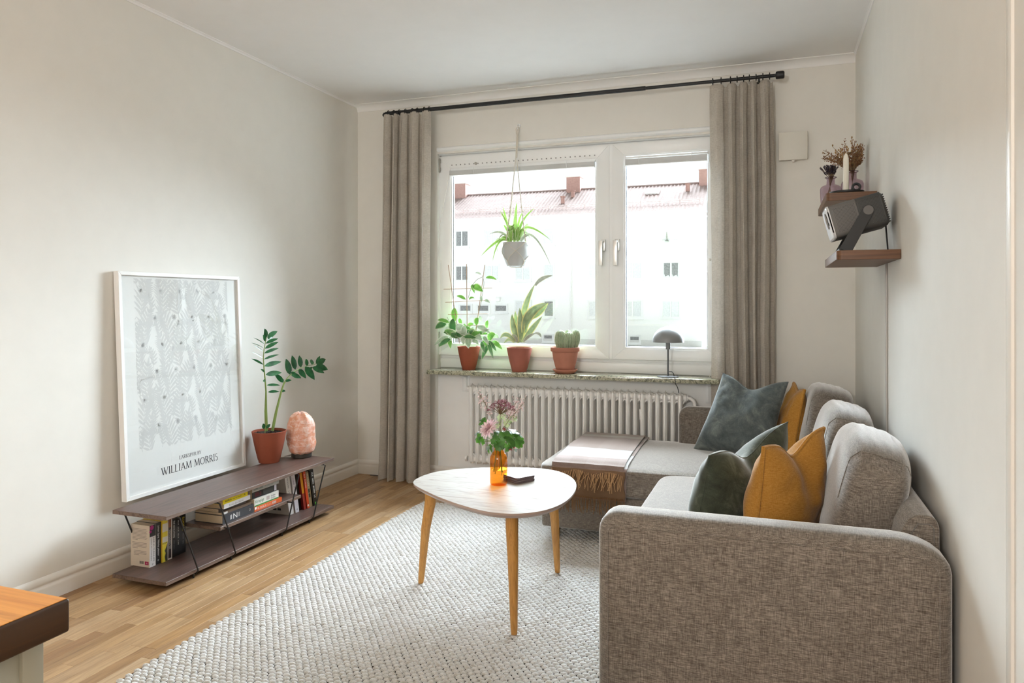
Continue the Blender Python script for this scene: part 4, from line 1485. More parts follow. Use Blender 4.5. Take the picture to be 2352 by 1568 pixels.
b, fc, pt = book_flat('thin brown paperback on top of the thick dark hardback', G2, .340, -1.697, -1.500, z1, z1 + .011, .150, '#6b5747')
pt(-1.690, -1.660, z1 + .001, z1 + .010, cover('#d8d6d2'))
z1 += .011
b, fc, pt = book_flat('thin paperback with a tan page edge, under the white one', G2, .325, -1.70, -1.520, z1, z1 + .016, .150, '#4a3c34')
z1 += .016
b, fc, pt = book_flat('white paperback under the yellow one', G2, .345, -1.694, -1.512, z1, z1 + .021, .140, '#dad9dc', rot=.03)
fc('title', '~Abcdef ghi jklmno', -1.66, z1 + .005, .10, .009, plain('grey_ink', 0))
z1 += .021
b, fc, pt = book_flat('yellow paperback at the top of its stack under the bench top', G2, .345, -1.700, -1.530, z1, z1 + .027, .140, '#e6d40c', rot=.02)
fc('title', '~abcdefg', -1.685, z1 + .008, .045, .011, ink_m)
fc('title', '~abcd efg hijklm', -1.635, z1 + .009, .06, .005, ink_m)
fc('letter', 'A', -1.556, z1 + .008, .008, .008, ink_m)
z1 = .165
b, fc, pt = book_flat('orange spined book with white capitals at the bottom of the second stack', G2, .350, -1.488, -1.283, z1, z1 + .021, .150, '#d8622c')
pt(-1.487, -1.474, z1 + .010, z1 + .021, white_ink)
fc('title', 'MA YOUNG IN', -1.468, z1 + .005, .065, .012, white_ink)
fc('title', '~ABCDE', -1.398, z1 + .005, .035, .012, cover('#f0b090'))
fc('title', '~ABCD', -1.358, z1 + .005, .030, .012, white_ink)
z1 += .021
b, fc, pt = book_flat('white cookbook lettered Krispigt in green in the second stack', G2, .345, -1.484, -1.302, z1, z1 + .038, .150, '#e2e4e0')
pt(-1.483, -1.303, z1 + .0005, z1 + .006, cover('#2f8a3c'), 'spine_band')
fc('title', 'Krispigt', -1.476, z1 + .012, .062, .018, plain('green_ink', '#2d6b4a', .6))
pt(-1.395, -1.372, z1 + .012, z1 + .030, cover('#b9aeb0'), 'spine_picture')
fc('title', '~Abcdef', -1.362, z1 + .021, .034, .009, plain('grey_ink', 0))
fc('title', '~Bcdefg', -1.362, z1 + .010, .034, .009, plain('grey_ink', 0))
z1 += .038
b, fc, pt = book_flat('black paperback with dark red spine letters in the second stack', G2, .338, -1.492, -1.310, z1, z1 + .033, .140, '#1c1d20')
fc('title', '~ABCD', -1.472, z1 + .007, .05, .020, cover('#6d1f2b'))
pt(-1.41, -1.335, z1 + .004, z1 + .030, cover('#3b3d3d'), 'spine_picture')
pt(-1.328, -1.311, z1 + .003, z1 + .031, cover('#c9c6d4'), 'spine_panel')
z1 += .033
b, fc, pt = book_flat('pale grey paperback at the top of the second stack under the bench top', G2, .342, -1.495, -1.296, z1, z1 + .030, .140, '#b9bcba')
fc('title', '~Abcdef ghijk', -1.486, z1 + .007, .07, .014, plain('green_grey_ink', '#5d6f68', .6))
fc('title', '~abc defghi jklm', -1.405, z1 + .009, .065, .008, plain('grey_ink', 0))
fc('letter', 'V', -1.310, z1 + .008, .008, .012, plain('grey_ink', 0))

# leaning books at the far end
G3 = 'books leaning at the far end of the bench'
LEAN = -.20
def lean_book(label, y0, y1, h, col, xs=.283, depth=.15, spinecol=None, hard=False):
    return book_up(label, G3, xs, y0, y1, ZB, h, depth, col, LEAN, spinecol, hard)
b = lean_book('large white hardback leaning first in the far row beside the middle board', -1.1200, -1.0800, .235, '#cfc8c2', .275, .19, '#e3e0de', True)
spine_text(b, '~ABCDEF GHI', .275, -1.1000, ZB + .10, ZB + .20, .010, plain('grey_ink', 0), LEAN)
MB().lathe([(.004, 0), (.004, .0006)], (.2752, -1.1050, ZB + .03), 10, axis='x').build('publisher_mark', cover('#5a2a4a'), b)
m = MB()
for k in range(2):
    m.box(.275 - .10 + k * .03, .275 - .08 + k * .03, -1.1266 , -1.1232, ZB + .022, ZB + .036)
m.build('cover_print', ink_m, b, smooth=False)
b = lean_book('white and grey paperback with a purple spine title leaning in the far row', -1.0740, -1.0420, .215, '#b9b5b8', .280, .15, '#dedbe2')
spine_text(b, '~abcde fghijk', .280, -1.0580, ZB + .10, ZB + .19, .008, cover('#5b2d5e'), LEAN)
spine_text(b, 'V', .280, -1.0580, ZB + .012, ZB + .022, .010, ink_m, LEAN)
b = lean_book('black hardback leaning between the white and the yellow orange books', -1.0380, -1.0080, .235, '#17150f', .270, .16, None, True)
b = lean_book('yellow to dark red paperback leaning in the far row', -1.0060, -0.9840, .205, '#7c1f1a', .284, .12, '#c98a1c')
MB().extrude([(.2841, -1.0059, ZB), (.2841, -0.9841, ZB), (.2841, -0.9841 + LEAN * .09, ZB + .09), (.2841, -1.0059 + LEAN * .09, ZB + .09)], (.0004, 0, 0)).build('spine_band', cover('#8e2a20'), b, smooth=False)
b = lean_book('red and orange paperback with white lettering leaning in the far row', -0.9820, -0.9600, .208, '#8a2a12', .288, .12, '#c8431a')
spine_text(b, '~Abc Defghij', .288, -0.9710, ZB + .11, ZB + .195, .009, white_ink, LEAN)
MB().lathe([(.006, 0), (.006, .0006)], (.2881, -0.9740, ZB + .016), 12, axis='x').build('publisher_mark', white_ink, b)
b = lean_book('tan paperback with pale capitals leaning in the far row', -0.9570, -0.9290, .200, '#7d6a50', .285, .12, '#93805f')
spine_text(b, '~ABCDEFGH', .285, -0.9430, ZB + .115, ZB + .19, .013, plain('cream_ink', '#cfc4a8', .6), LEAN)
for dz in (.055, .082):
    MB().extrude([(.2851, -0.9510 + LEAN * dz, ZB + dz), (.2851, -0.9380 + LEAN * dz, ZB + dz), (.2851, -0.9380 + LEAN * (dz + .022), ZB + dz + .022), (.2851, -0.9510 + LEAN * (dz + .022), ZB + dz + .022)], (.0005, 0, 0)).build('spine_picture', cover('#25251c'), b, smooth=False)
b = lean_book('black paperback with a bright green foot on its spine, last in the far row', -0.9260, -0.8920, .205, '#14140f', .290, .12)
spine_text(b, '~ABC DEFG HIJKL MN', .290, -0.9060, ZB + .04, ZB + .19, .011, white_ink, LEAN)
MB().extrude([(.290, -0.9120, ZB + .002), (.290, -0.8920, ZB + .002), (.290, -0.8956, ZB + .018), (.290, -0.9156, ZB + .018)], (.0012, 0, 0)).build('spine_foot', cover('#58b53a'), b, smooth=False)

# ------------------------------------------------------------------ framed poster leaning on the wall
FA = V((.062, -1.956, .305)); FTL = V((.032, -1.972, 1.297))
FRt = V((0, 1, 0))
FUp = (FTL - FA).normalized(); FUp = (FUp - FRt * FUp.dot(FRt)).normalized()
FN = FRt.cross(FUp)
FW, FH = .757, .993
def fp(s, u, d=0):
    return FA + FRt * (s - .016 * u / FH) + FUp * u + FN * d
t = thing('framed_poster', 'large white framed botanical poster leaning on the left wall, on the bench', 'poster', tuple(fp(FW / 2, 0)))
fw, fd = .017, .028
o_ = [(0, 0), (FW, 0), (FW, FH), (0, FH)]
i_ = [(fw, fw), (FW - fw, fw), (FW - fw, FH - fw), (fw, FH - fw)]
frame_m = plain('frame_white', (.80, .795, .785), .38, spec=.4, var=.01)
for k in range(4):
    j = (k + 1) % 4
    m = MB(); m.extrude([fp(*o_[k]), fp(*o_[j]), fp(*i_[j]), fp(*i_[k])], -FN * fd)
    m.build('frame_bar', frame_m, t, bevel=.001, seg=1)
m = MB(); m.poly([fp(fw, fw, -.011), fp(FW - fw, fw, -.011), fp(FW - fw, FH - fw, -.011), fp(fw, FH - fw, -.011)])
m.extrude([fp(fw, fw, -.013), fp(FW - fw, fw, -.013), fp(FW - fw, FH - fw, -.013), fp(fw, FH - fw, -.013)], -FN * .010)
paper = m.build('paper', plain('poster_paper', (.80, .80, .80), .7, var=.005), t, smooth=False)
MB().extrude([fp(fw, fw, -.0050), fp(FW - fw, fw, -.0050), fp(FW - fw, FH - fw, -.0050), fp(fw, FH - fw, -.0050)], -FN * .002).build('glazing', glassy('frame_glass', (.985, .99, .985), 0, 1.52), t, smooth=False)
# the print: a free arrangement of arching leaf sprays in one grey, clipped to the printed field
P0, P1, Q0, Q1 = .088, .672, .196, .965
pr_m = plain('print_grey', (.65, .65, .655), .8, var=.01)
pm_ = MB()
def clip(poly):
    def cl(p, ax, lim, sg):
        out = []
        for i in range(len(p)):
            a, b = p[i], p[(i + 1) % len(p)]
            ia, ib = sg * a[ax] <= sg * lim, sg * b[ax] <= sg * lim
            if ia:
                out.append(a)
            if ia != ib:
                f = (lim - a[ax]) / (b[ax] - a[ax])
                out.append((a[0] + (b[0] - a[0]) * f, a[1] + (b[1] - a[1]) * f))
        return out
    for ax, lim, sg in ((0, P0, -1), (0, P1, 1), (1, Q0, -1), (1, Q1, 1)):
        if len(poly) < 3:
            return []
        poly = cl(poly, ax, lim, sg)
    return poly
pd = [0.0]
def put(poly):
    poly = clip(poly)
    if len(poly) >= 3:
        pd[0] += 1e-8
        pm_.poly([fp(a, b, -.0107 + pd[0]) for a, b in poly])
def pleaf(x, y, ang, L, w, curl):
    a, b = [], []
    n = 7
    for i in range(n + 1):
        q = i / n
        th = ang + curl * q
        x2 = x + L * q * math.cos(ang + curl * q * .5)
        y2 = y + L * q * math.sin(ang + curl * q * .5)
        ww = w * math.sin(math.pi * (q ** .75)) * .5
        a.append((x2 - ww * math.sin(th), y2 + ww * math.cos(th)))
        b.append((x2 + ww * math.sin(th), y2 - ww * math.cos(th)))
    put(a + b[::-1][1:-1])
rr = random.Random(21)
def spray(x, y, ang, L, curl, lw, n, wid=.011):
    px_, py_ = x, y
    for i in range(n):
        q = (i + .5) / n
        th = ang + curl * q
        sx, sy = px_ + L / n * math.cos(th), py_ + L / n * math.sin(th)
        ww = .0016
        put([(px_ - ww * math.sin(th), py_ + ww * math.cos(th)), (px_ + ww * math.sin(th), py_ - ww * math.cos(th)), (sx + ww * math.sin(th), sy - ww * math.cos(th)), (sx - ww * math.sin(th), sy + ww * math.cos(th))])
        sz = lw * (.55 + .75 * math.sin(math.pi * min(1, q + .12)))
        pleaf(sx, sy, th + .62, sz, wid, .35)
        pleaf(sx, sy, th - .62, sz, wid, -.35)
        px_, py_ = sx, sy
    pleaf(px_, py_, ang + curl, lw * .9, wid, 0)
row = 0
yy = Q0 - .03
while yy < Q1 + .05:
    xx = P0 - .04 + (.075 if row % 2 else 0)
    k = 0
    while xx < P1 + .06:
        sg = 1 if (row + k) % 2 else -1
        spray(xx + rr.uniform(-.008, .008), yy + rr.uniform(-.01, .01), math.pi / 2 + sg * rr.uniform(.1, .4), .165, -sg * rr.uniform(.5, .9), .060, 9, .0115)
        # small sprigs between
        spray(xx + .056, yy + .03, math.pi / 2 - sg * .3, .085, sg * .8, .026, 6, .0085)
        spray(xx + .05, yy + .095, math.pi / 2 + sg * 1.0, .06, sg * .6, .020, 5, .007)
        # daisy-like rosettes
        cx_, cy_ = xx + .078, yy + .012
        for a in range(9):
            pleaf(cx_, cy_, a * 2 * math.pi / 9, .017, .0085, .1)
        xx += .112
        k += 1
    yy += .122
    row += 1
pm_.build('print', pr_m, t, smooth=False)
# serif capitals drawn as strokes
def serif(s, x0, y0, h, wtot, mat):
    W = {'L': .60, 'A': .78, 'R': .70, 'K': .74, 'S': .52, 'P': .60, 'U': .76, 'B': .62, 'Y': .72, 'W': 1.06, 'I': .34, 'M': .98, 'O': .84, ' ': .36}
    T, th, sf = .115, .06, .045
    def bar(xa, ya, xb, yb, w):
        d = V((xb - xa, yb - ya)).normalized(); n_ = V((-d.y, d.x)) * (w / 2)
        return [(xa + n_.x, ya + n_.y), (xa - n_.x, ya - n_.y), (xb - n_.x, yb - n_.y), (xb + n_.x, yb + n_.y)]
    def stem(x, a=0, b=1, w=T):
        return [[(x - w / 2, a), (x + w / 2, a), (x + w / 2, b), (x - w / 2, b)]]
    def ser(x, y, w=.24):
        return [[(x - w / 2, y), (x + w / 2, y), (x + w / 2, y + sf), (x - w / 2, y + sf)]]
    def arc(cx, cy, rx, ry, a0, a1, w0, w1, n=12):
        out = []
        for i in range(n):
            p = []
            for q in (i / n, (i + 1) / n):
                a = a0 + (a1 - a0) * q
                w = w0 + (w1 - w0) * math.sin(math.pi * q)
                p.append(((cx + (rx + w / 2) * math.cos(a), cy + (ry + w / 2) * math.sin(a)), (cx + (rx - w / 2) * math.cos(a), cy + (ry - w / 2) * math.sin(a))))
            out.append([p[0][0], p[0][1], p[1][1], p[1][0]])
        return out
    pi = math.pi
    def glyph(c):
        if c == 'I': return stem(.17) + ser(.17, 0) + ser(.17, 1 - sf)
        if c == 'L': return stem(.16) + ser(.16, 0) + ser(.16, 1 - sf) + [bar(.16, .015, .54, .015, th)] + [[(.5, 0), (.55, 0), (.56, .2)]]
        if c == 'A': return [bar(.06, .02, .37, .97, th), bar(.37, 1.0, .68, .02, T), bar(.17, .34, .56, .34, th)] + ser(.08, 0, .2) + ser(.68, 0)
        if c == 'R': return stem(.16) + ser(.16, 0) + ser(.16, 1 - sf) + arc(.28, .74, .22, .24, -pi / 2, pi / 2, th, T) + [bar(.16, .982, .28, .982, th), bar(.16, .5, .28, .5, th), bar(.32, .5, .64, .02, T)] + ser(.64, 0, .16)
        if c == 'P': return stem(.16) + ser(.16, 0) + ser(.16, 1 - sf) + arc(.28, .73, .24, .25, -pi / 2, pi / 2, th, T) + [bar(.16, .982, .28, .982, th), bar(.16, .48, .28, .48, th)]
        if c == 'B': return stem(.16) + ser(.16, 0, .2) + ser(.16, 1 - sf, .2) + arc(.28, .755, .19, .225, -pi / 2, pi / 2, th, T) + arc(.30, .27, .24, .25, -pi / 2, pi / 2, th, T) + [bar(.16, .982, .28, .982, th), bar(.16, .52, .30, .52, th), bar(.16, .018, .30, .018, th)]
        if c == 'K': return stem(.16) + ser(.16, 0) + ser(.16, 1 - sf) + [bar(.2, .45, .6, .98, th), bar(.32, .58, .66, .02, T)] + ser(.62, 1 - sf, .2) + ser(.66, 0, .2)
        if c == 'S': return arc(.26, .75, .18, .23, .25 * pi, 1.5 * pi, th, .08) + arc(.26, .27, .19, .25, .5 * pi, -.8 * pi, th, .10)
        if c == 'U': return stem(.16, .3, 1) + ser(.16, 1 - sf) + stem(.62, .3, 1, th) + ser(.62, 1 - sf, .2) + arc(.39, .3, .23, .28, pi, 2 * pi, .09, .02)
        if c == 'Y': return [bar(.08, .98, .36, .48, T), bar(.64, .98, .36, .48, th)] + stem(.36, 0, .5) + ser(.36, 0) + ser(.1, 1 - sf, .22) + ser(.63, 1 - sf, .2)
        if c == 'W': return [bar(.08, .98, .32, .02, T), bar(.32, .02, .54, .9, th), bar(.46, .98, .72, .02, T), bar(.72, .02, .98, .98, th)] + ser(.1, 1 - sf, .22) + ser(.48, 1 - sf, .2) + ser(.97, 1 - sf, .2)
        if c == 'M': return [bar(.14, .02, .2, .98, th), bar(.2, .98, .48, .04, T), bar(.48, .04, .78, .98, th), bar(.80, .98, .86, .02, T)] + ser(.13, 0, .2) + ser(.86, 0, .22) + ser(.16, 1 - sf, .2) + ser(.82, 1 - sf, .16)
        if c == 'O': return arc(.42, .5, .33, .47, pi / 2, 1.5 * pi, th, .115, 16) + arc(.42, .5, .33, .47, -pi / 2, pi / 2, th, .115, 16)
        return []
    tot = sum(W[c] for c in s)
    k = wtot / tot
    m = MB()
    x = x0
    e = 0
    for c in s:
        for g in glyph(c):
            e += 2e-8
            m.poly([fp(x + a * k, y0 + b * h, -.0105 + e) for a, b in g])
        x += W[c] * k
    return m.build('lettering', mat, t, smooth=False)
dk = plain('poster_ink', (.05, .055, .07), .7)
serif('LARKSPUR BY', .312, .121, .0165, .142, dk)
serif('WILLIAM MORRIS', .203, .068, .034, .362, dk)
# ------------------------------------------------------------------ pots and plants
terra = plain('terracotta_dark', '#8f4c38', .75, spec=.2, var=.08, bump=.12, bscale=500)
terra2 = plain('terracotta_light', '#a8705c', .8, spec=.2, var=.10, bump=.12, bscale=400)
soil_m = plain('potting_soil', (.018, .013, .010), .95, var=.5, bump=.9, bscale=160)
def pot(t, c, r0, r1, h, mat, lip=.004, soil=.012, rim=None, foot=True):
    m = MB()
    pr = [(r0 * .90, 0), (r0 * .94, .003), (r0 * .94, .010), (r0 * 1.0, .016), (r0 + (r1 - r0) * .5, h * .5)]
    if rim:
        pr += [(r1 - .010, h - rim), (r1 - .002, h - rim + .003), (r1, h - rim + .006)]
    pr += [(r1, h - .002), (r1 - .002, h), (r1 - lip, h), (r1 - lip - .001, h - .003), (r1 - lip - .004, h - soil - .01)]
    m.lathe(pr, c, 40, caps=(True, False))
    p = m.build('pot', mat, t, angle=40)
    m = MB()
    rr_ = r1 - lip - .003
    def sf(u, v):
        a = 2 * math.pi * u
        return V(c) + V((rr_ * v * math.cos(a), rr_ * v * math.sin(a), h - soil + .004 * noise.noise(V((v * 9 * math.cos(a), v * 9 * math.sin(a), c[0] * 9)))))
    m.grid(sf, 24, 6, wrapu=True)
    rs = random.Random(int(c[0] * 1000))
    for k in range(40):
        a, q = rs.uniform(0, 6.28), rr_ * .93 * rs.random() ** .5
        m.ball((c[0] + q * math.cos(a), c[1] + q * math.sin(a), c[2] + h - soil + .002), rs.uniform(.002, .005), 5)
    m.build('soil', soil_m, t, merge=1e-5)
    return p

# zamioculcas on the bench
zc = V((.118, -1.085, .305))
t = thing('potted_plant', 'plant with two stems of glossy oval leaves, red clay pot on the bench', 'plant', tuple(zc))
pot(t, zc, .058, .0905, .168, terra, soil=.013)
zl = leafmat('zamia_leaf', '#1d4a2c', '#2f6a3c', transl=.18, rough=.22)
zst = plain('zamia_stem', '#6d8038', .5, var=.1)
def zp(u, v, dy=0):
    """crop of the photograph: 9.8 per pixel from (560, 740)"""
    p = at(560 + u / 9.8, 740 + v / 9.8, 'x', .118)
    return p + V((dy, 0, 0))
zm = MB()
stem1 = [(510, 2440), (495, 2000), (500, 1560), (480, 1300), (455, 1050), (440, 800), (455, 600), (490, 430), (515, 330)]
stem2 = [(600, 2440), (690, 2000), (800, 1560), (860, 1380), (930, 1270), (1080, 1110), (1240, 1030), (1390, 975), (1500, 960), (1590, 930)]
zm.tube([zp(*q) for q in stem1], [.0085, .0075, .0042, .0036, .0030, .0026, .0024, .0020, .0012], 8)
zm.tube([zp(*q, .012) for q in stem2], [.0085, .0070, .0046, .0042, .0036, .0030, .0026, .0022, .0018, .0012], 8)
zm.build('stem', zst, t)
ZL = [  # base, tip, width (crop px), depth of base, depth of tip, facing
    ((520, 330), (430, 140), 85, 0, .01, 0), ((495, 370), (385, 215), 70, 0, .02, 0), ((480, 430), (325, 280), 62, 0, .03, 0), ((465, 490), (325, 350), 26, 0, -.03, 1), ((450, 580), (275, 465), 22, 0, -.03, 1),
    ((435, 660), (292, 520), 34, 0, -.02, 1), ((425, 800), (250, 672), 36, 0, -.02, 1), ((435, 950), (245, 822), 48, 0, -.02, 0), ((465, 1120), (308, 1058), 45, 0, .02, 0), ((490, 1325), (362, 1325), 68, 0, .02, 0),
    ((530, 345), (722, 200), 110, 0, .01, 0), ((530, 390), (718, 285), 70, 0, -.01, 0), ((495, 475), (705, 365), 75, 0, .02, 0), ((478, 590), (712, 440), 85, 0, .02, 0), ((462, 695), (718, 580), 70, 0, .02, 0), ((455, 830), (720, 725), 55, 0, .02, 0),
    ((465, 985), (775, 885), 105, 0, .02, 0), ((495, 1180), (785, 1130), 115, 0, .02, 0), ((520, 1415), (745, 1415), 60, 0, .02, 0), ((545, 1570), (735, 1560), 60, 0, .02, 0),
    ((1000, 1170), (880, 820), 150, .012, .02, 0), ((1120, 1060), (1015, 745), 130, .012, .02, 0), ((1245, 1010), (1180, 745), 120, .012, .02, 0), ((1390, 985), (1330, 820), 90, .012, .02, 0), ((1490, 950), (1600, 840), 110, .012, -.02, 0),
    ((1590, 930), (1620, 755), 80, .012, .03, 0), ((1600, 950), (1875, 830), 150, .012, -.01, 0), ((1580, 985), (1825, 1060), 165, .012, .02, 0), ((1500, 1010), (1715, 1140), 130, .012, .03, 0), ((1470, 1000), (1500, 1090), 70, .012, 0, 0),
    ((1340, 1000), (1460, 1285), 175, .012, .04, 0), ((1190, 1060), (1300, 1255), 130, .012, .03, 0), ((1020, 1170), (1190, 1250), 110, .012, .03, 0), ((1010, 1140), (1080, 1150), 60, .012, .03, 0), ((850, 1350), (690, 1165), 110, .012, 0, 0), ((855, 1330), (760, 1290), 70, .012, .02, 0), ((880, 1330), (975, 1300), 60, .012, .03, 0), ((790, 1560), (870, 1545), 60, .012, .02, 0),
    ((350, 2390), (290, 2270), 80, .03, .04, 0), ((400, 2380), (460, 2290), 70, .03, .04, 0)]
px2m = 3.95 / 1684 / 9.8 * 1.02
for (b, tp, w, d0, d1, fc_) in ZL:
    m = MB()
    m.leaf(zp(*b, d0), zp(*tp, d1), w * px2m, bend=(0, 0, .003), face=(.8, -.6, .15) if not fc_ else (.55, -.45, .55), fold=.12, n=6)
    m.build('leaf', zl, t)
m = MB(); m.tube([zp(370, 2480, .03), zp(375, 2400, .03)], .002, 6); m.build('shoot', zst, t)

# salt lamp
sc_ = V((.205, -.918, .305))
t = thing('salt_lamp', 'rough pink salt crystal lamp on a dark round foot at the end of the bench', 'lamp', tuple(sc_))
m = MB(); m.lathe([(.050, 0), (.055, .004), (.055, .020), (.050, .024)], sc_, 32); m.build('foot', plain('salt_foot', (.035, .026, .02), .6), t)
sm_ = NT('salt_crystal')
a = sm_.noise(sm_.coords((13, 13, 13)), 1, 5, .62, .5)
b = sm_.noise(sm_.coords((34, 34, 60)), 1, 4, .6, .8)
col = sm_.ramp(a, [(.34, srgb('#cf8763')), (.5, srgb('#e2a58b')), (.66, srgb('#efd2c8'))])
col = sm_.mix(col, sm_.ramp(b, [(.48, (0, 0, 0)), (.66, (.75, .72, .71))]), .65, 'SCREEN')
sm_.l(col, sm_.p.inputs['Base Color'])
sm_.p.inputs['Roughness'].default_value = .55
sm_.p.inputs['Subsurface Weight'].default_value = .3
sm_.p.inputs['Subsurface Radius'].default_value = (.02, .01, .007)
sm_.p.inputs['Subsurface Scale'].default_value = .6
sm_.bump(b, .5, .004)
prof = [(.050, 0), (.066, .012), (.074, .05), (.0775, .09), (.0755, .125), (.070, .155), (.066, .180), (.055, .205), (.036, .222), (.014, .229)]
def salt(u, v):
    i = min(int(v * (len(prof) - 1)), len(prof) - 2); w = v * (len(prof) - 1) - i
    r = prof[i][0] + (prof[i + 1][0] - prof[i][0]) * w
    h = prof[i][1] + (prof[i + 1][1] - prof[i][1]) * w
    an = 2 * math.pi * u
    q = V((math.cos(an) * 2.2, math.sin(an) * 2.2, h * 16))
    r *= 1 + .09 * noise.noise(q) + .05 * noise.noise(q * 2.7)
    h += .010 * noise.noise(q * .8 + V((5, 0, 0))) * (h / .2)
    dxx = .008 * math.sin(h * 14)
    return sc_ + V((r * math.cos(an) - dxx * .6, r * math.sin(an) + dxx - .006 * (h / .2), .022 + h))
m = MB().grid(salt, 40, 26, wrapu=True)
top = len(m.v); m.f.append(tuple(range(40 * 26, 40 * 27))); m.m.append(0)
m.build('crystal', sm_.m, t, angle=28)
m = MB(); m.tube([sc_ + V((-.04, -.04, .006)), sc_ + V((-.09, -.06, .004)), sc_ + V((-.125, -.12, .004)), sc_ + V((-.17, -.17, .004))], .0022, 6); m.build('cord', plain('white_cord', (.75, .74, .72), .5), t)

# ------------------------------------------------------------------ the window sill plants
SZ = .735
hc = V((.838, -.035, SZ))
t = thing('potted_plant', 'bushy variegated wax plant climbing a bamboo trellis in a dark clay pot on the sill', 'plant', tuple(hc))
pot(t, hc, .046, .074, .148, terra, soil=.012)
tr_m = plain('bamboo_cane', '#a58b74', .6, var=.1)
def hp(u, v, d=0.0):
    """6.03 per pixel from (990, 600)"""
    return at(990 + u / 6.03, 600 + v / 6.03, 'y', hc.y + d)
tre = None
for k, (a, b) in enumerate((((240, 50), (395, 1140)), ((492, 38), (503, 1150)), ((745, 48), (600, 1140)))):
    m = MB(); m.tube([hp(*a), hp(*b)], .0025, 7); o = m.build('trellis_cane', tr_m, t)
for (a, b) in (((175, 384), (850, 370)), ((200, 566), (822, 535)), ((235, 738), (783, 724)), ((440, 890), (770, 882))):
    m = MB(); m.tube([hp(*a, -.004), hp(*b, -.004)], .0022, 7); m.build('trellis_rung', tr_m, t)
hl = leafmat('wax_leaf', '#3f7a35', '#6ba04c', edge='#c9d2b4', transl=.07, rough=.3, tl='#7fae3a')
hl2 = leafmat('wax_leaf_pale', '#7f9a78', '#b8c4b0', edge='#d5dbcd', transl=.05, rough=.3)
hl3 = leafmat('wax_leaf_deep', '#2f5f33', '#4d8046', edge='#9fb486', transl=.06, rough=.28)
HL = [((250, 850), (90, 812), 62, 0, 0), ((210, 870), (60, 930), 105, 0, 2), ((330, 830), (330, 640), 110, .02, 0), ((300, 1000), (310, 790), 120, -.01, 2), ((310, 1010), (175, 985), 80, 0, 2), ((215, 1020), (240, 900), 70, .01, 1),
      ((390, 1050), (250, 1020), 95, -.03, 2), ((240, 1045), (48, 1160), 75, -.02, 1), ((270, 1080), (108, 1180), 85, -.03, 2), ((265, 1095), (270, 1205), 70, -.03, 0), ((455, 980), (345, 880), 130, -.03, 1), ((535, 1040), (345, 970), 60, -.04, 1),
      ((480, 1050), (445, 1150), 115, -.05, 1), ((520, 1060), (520, 1205), 105, -.06, 1), ((600, 1030), (530, 940), 110, -.02, 0), ((610, 1000), (790, 1010), 70, -.02, 0), ((600, 1030), (705, 1090), 100, -.05, 1), ((575, 1090), (660, 1150), 70, -.05, 1),
      ((640, 900), (820, 995), 75, -.02, 1), ((790, 1085), (890, 1010), 125, -.02, 0), ((860, 1040), (935, 1060), 70, 0, 1), ((700, 1110), (740, 1270), 60, -.05, 2), ((800, 1160), (705, 1355), 75, -.05, 2), ((790, 1110), (860, 1345), 62, -.05, 2), ((800, 1105), (905, 1245), 60, -.04, 2), ((850, 1105), (985, 1220), 75, -.03, 0),
      ((700, 1120), (800, 1180), 80, -.03, 0), ((720, 1040), (800, 1160), 60, -.04, 1), ((620, 880), (660, 790), 90, 0, 0), ((690, 830), (690, 760), 60, 0, 1), ((770, 930), (790, 820), 60, 0, 0), ((500, 920), (590, 870), 70, .02, 0), ((415, 880), (400, 790), 60, .02, 0),
      ((695, 185), (610, 165), 32, 0, 3), ((760, 225), (908, 255), 50, 0, 0), ((580, 340), (715, 420), 105, 0, 0), ((570, 320), (600, 440), 60, .01, 0), ((480, 530), (355, 480), 50, 0, 0), ((525, 530), (600, 510), 36, 0, 0), ((700, 560), (705, 480), 48, 0, 1), ((740, 545), (815, 575), 45, 0, 1), ((330, 1000), (420, 1060), 80, -.03, 2), ((560, 990), (480, 900), 60, 0, 0)]
hpx = 4.62 / 1684 / 6.03 * 1.04
rs = random.Random(31)
for _ in range(26):
    a = rs.uniform(-.3, 3.45); q = rs.uniform(60, 260)
    bx_, by_ = 500 + rs.uniform(-120, 120), 1060 + rs.uniform(-40, 20)
    HL.append(((bx_, by_), (bx_ + q * math.cos(a) * 1.15, by_ - q * math.sin(a) * .75), rs.uniform(60, 105), rs.uniform(-.05, .03), rs.choice((0, 0, 1, 2, 2))))
for (b, tp, w, d, k) in HL:
    m = MB()
    m.leaf(hp(*b, d), hp(*tp, d - .02), w * hpx, bend=(0, -.006, .008), face=(.1, -1, .35), fold=.14, n=6)
    m.build('leaf', (hl, hl2, hl3, hl2)[k], t)
vine = plain('vine_stem', '#6f6a4e', .6)
for path in ([(620, 930, 0), (660, 720, 0), (700, 540, 0), (735, 300, 0), (715, 195, 0)], [(715, 215, 0), (640, 250, -.01), (585, 310, 0), (545, 400, 0), (515, 510, 0)], [(400, 1040, 0), (260, 850, 0), (225, 770, .01)], [(480, 1080, 0), (560, 1040, -.02), (640, 900, 0)], [(590, 1090, 0), (720, 1060, -.03), (790, 1100, -.02)], [(440, 1090, 0), (330, 1060, -.02), (250, 1060, -.02)]):
    m = MB(); m.tube([hp(*q) for q in path], .0014, 6); m.build('vine', vine, t)

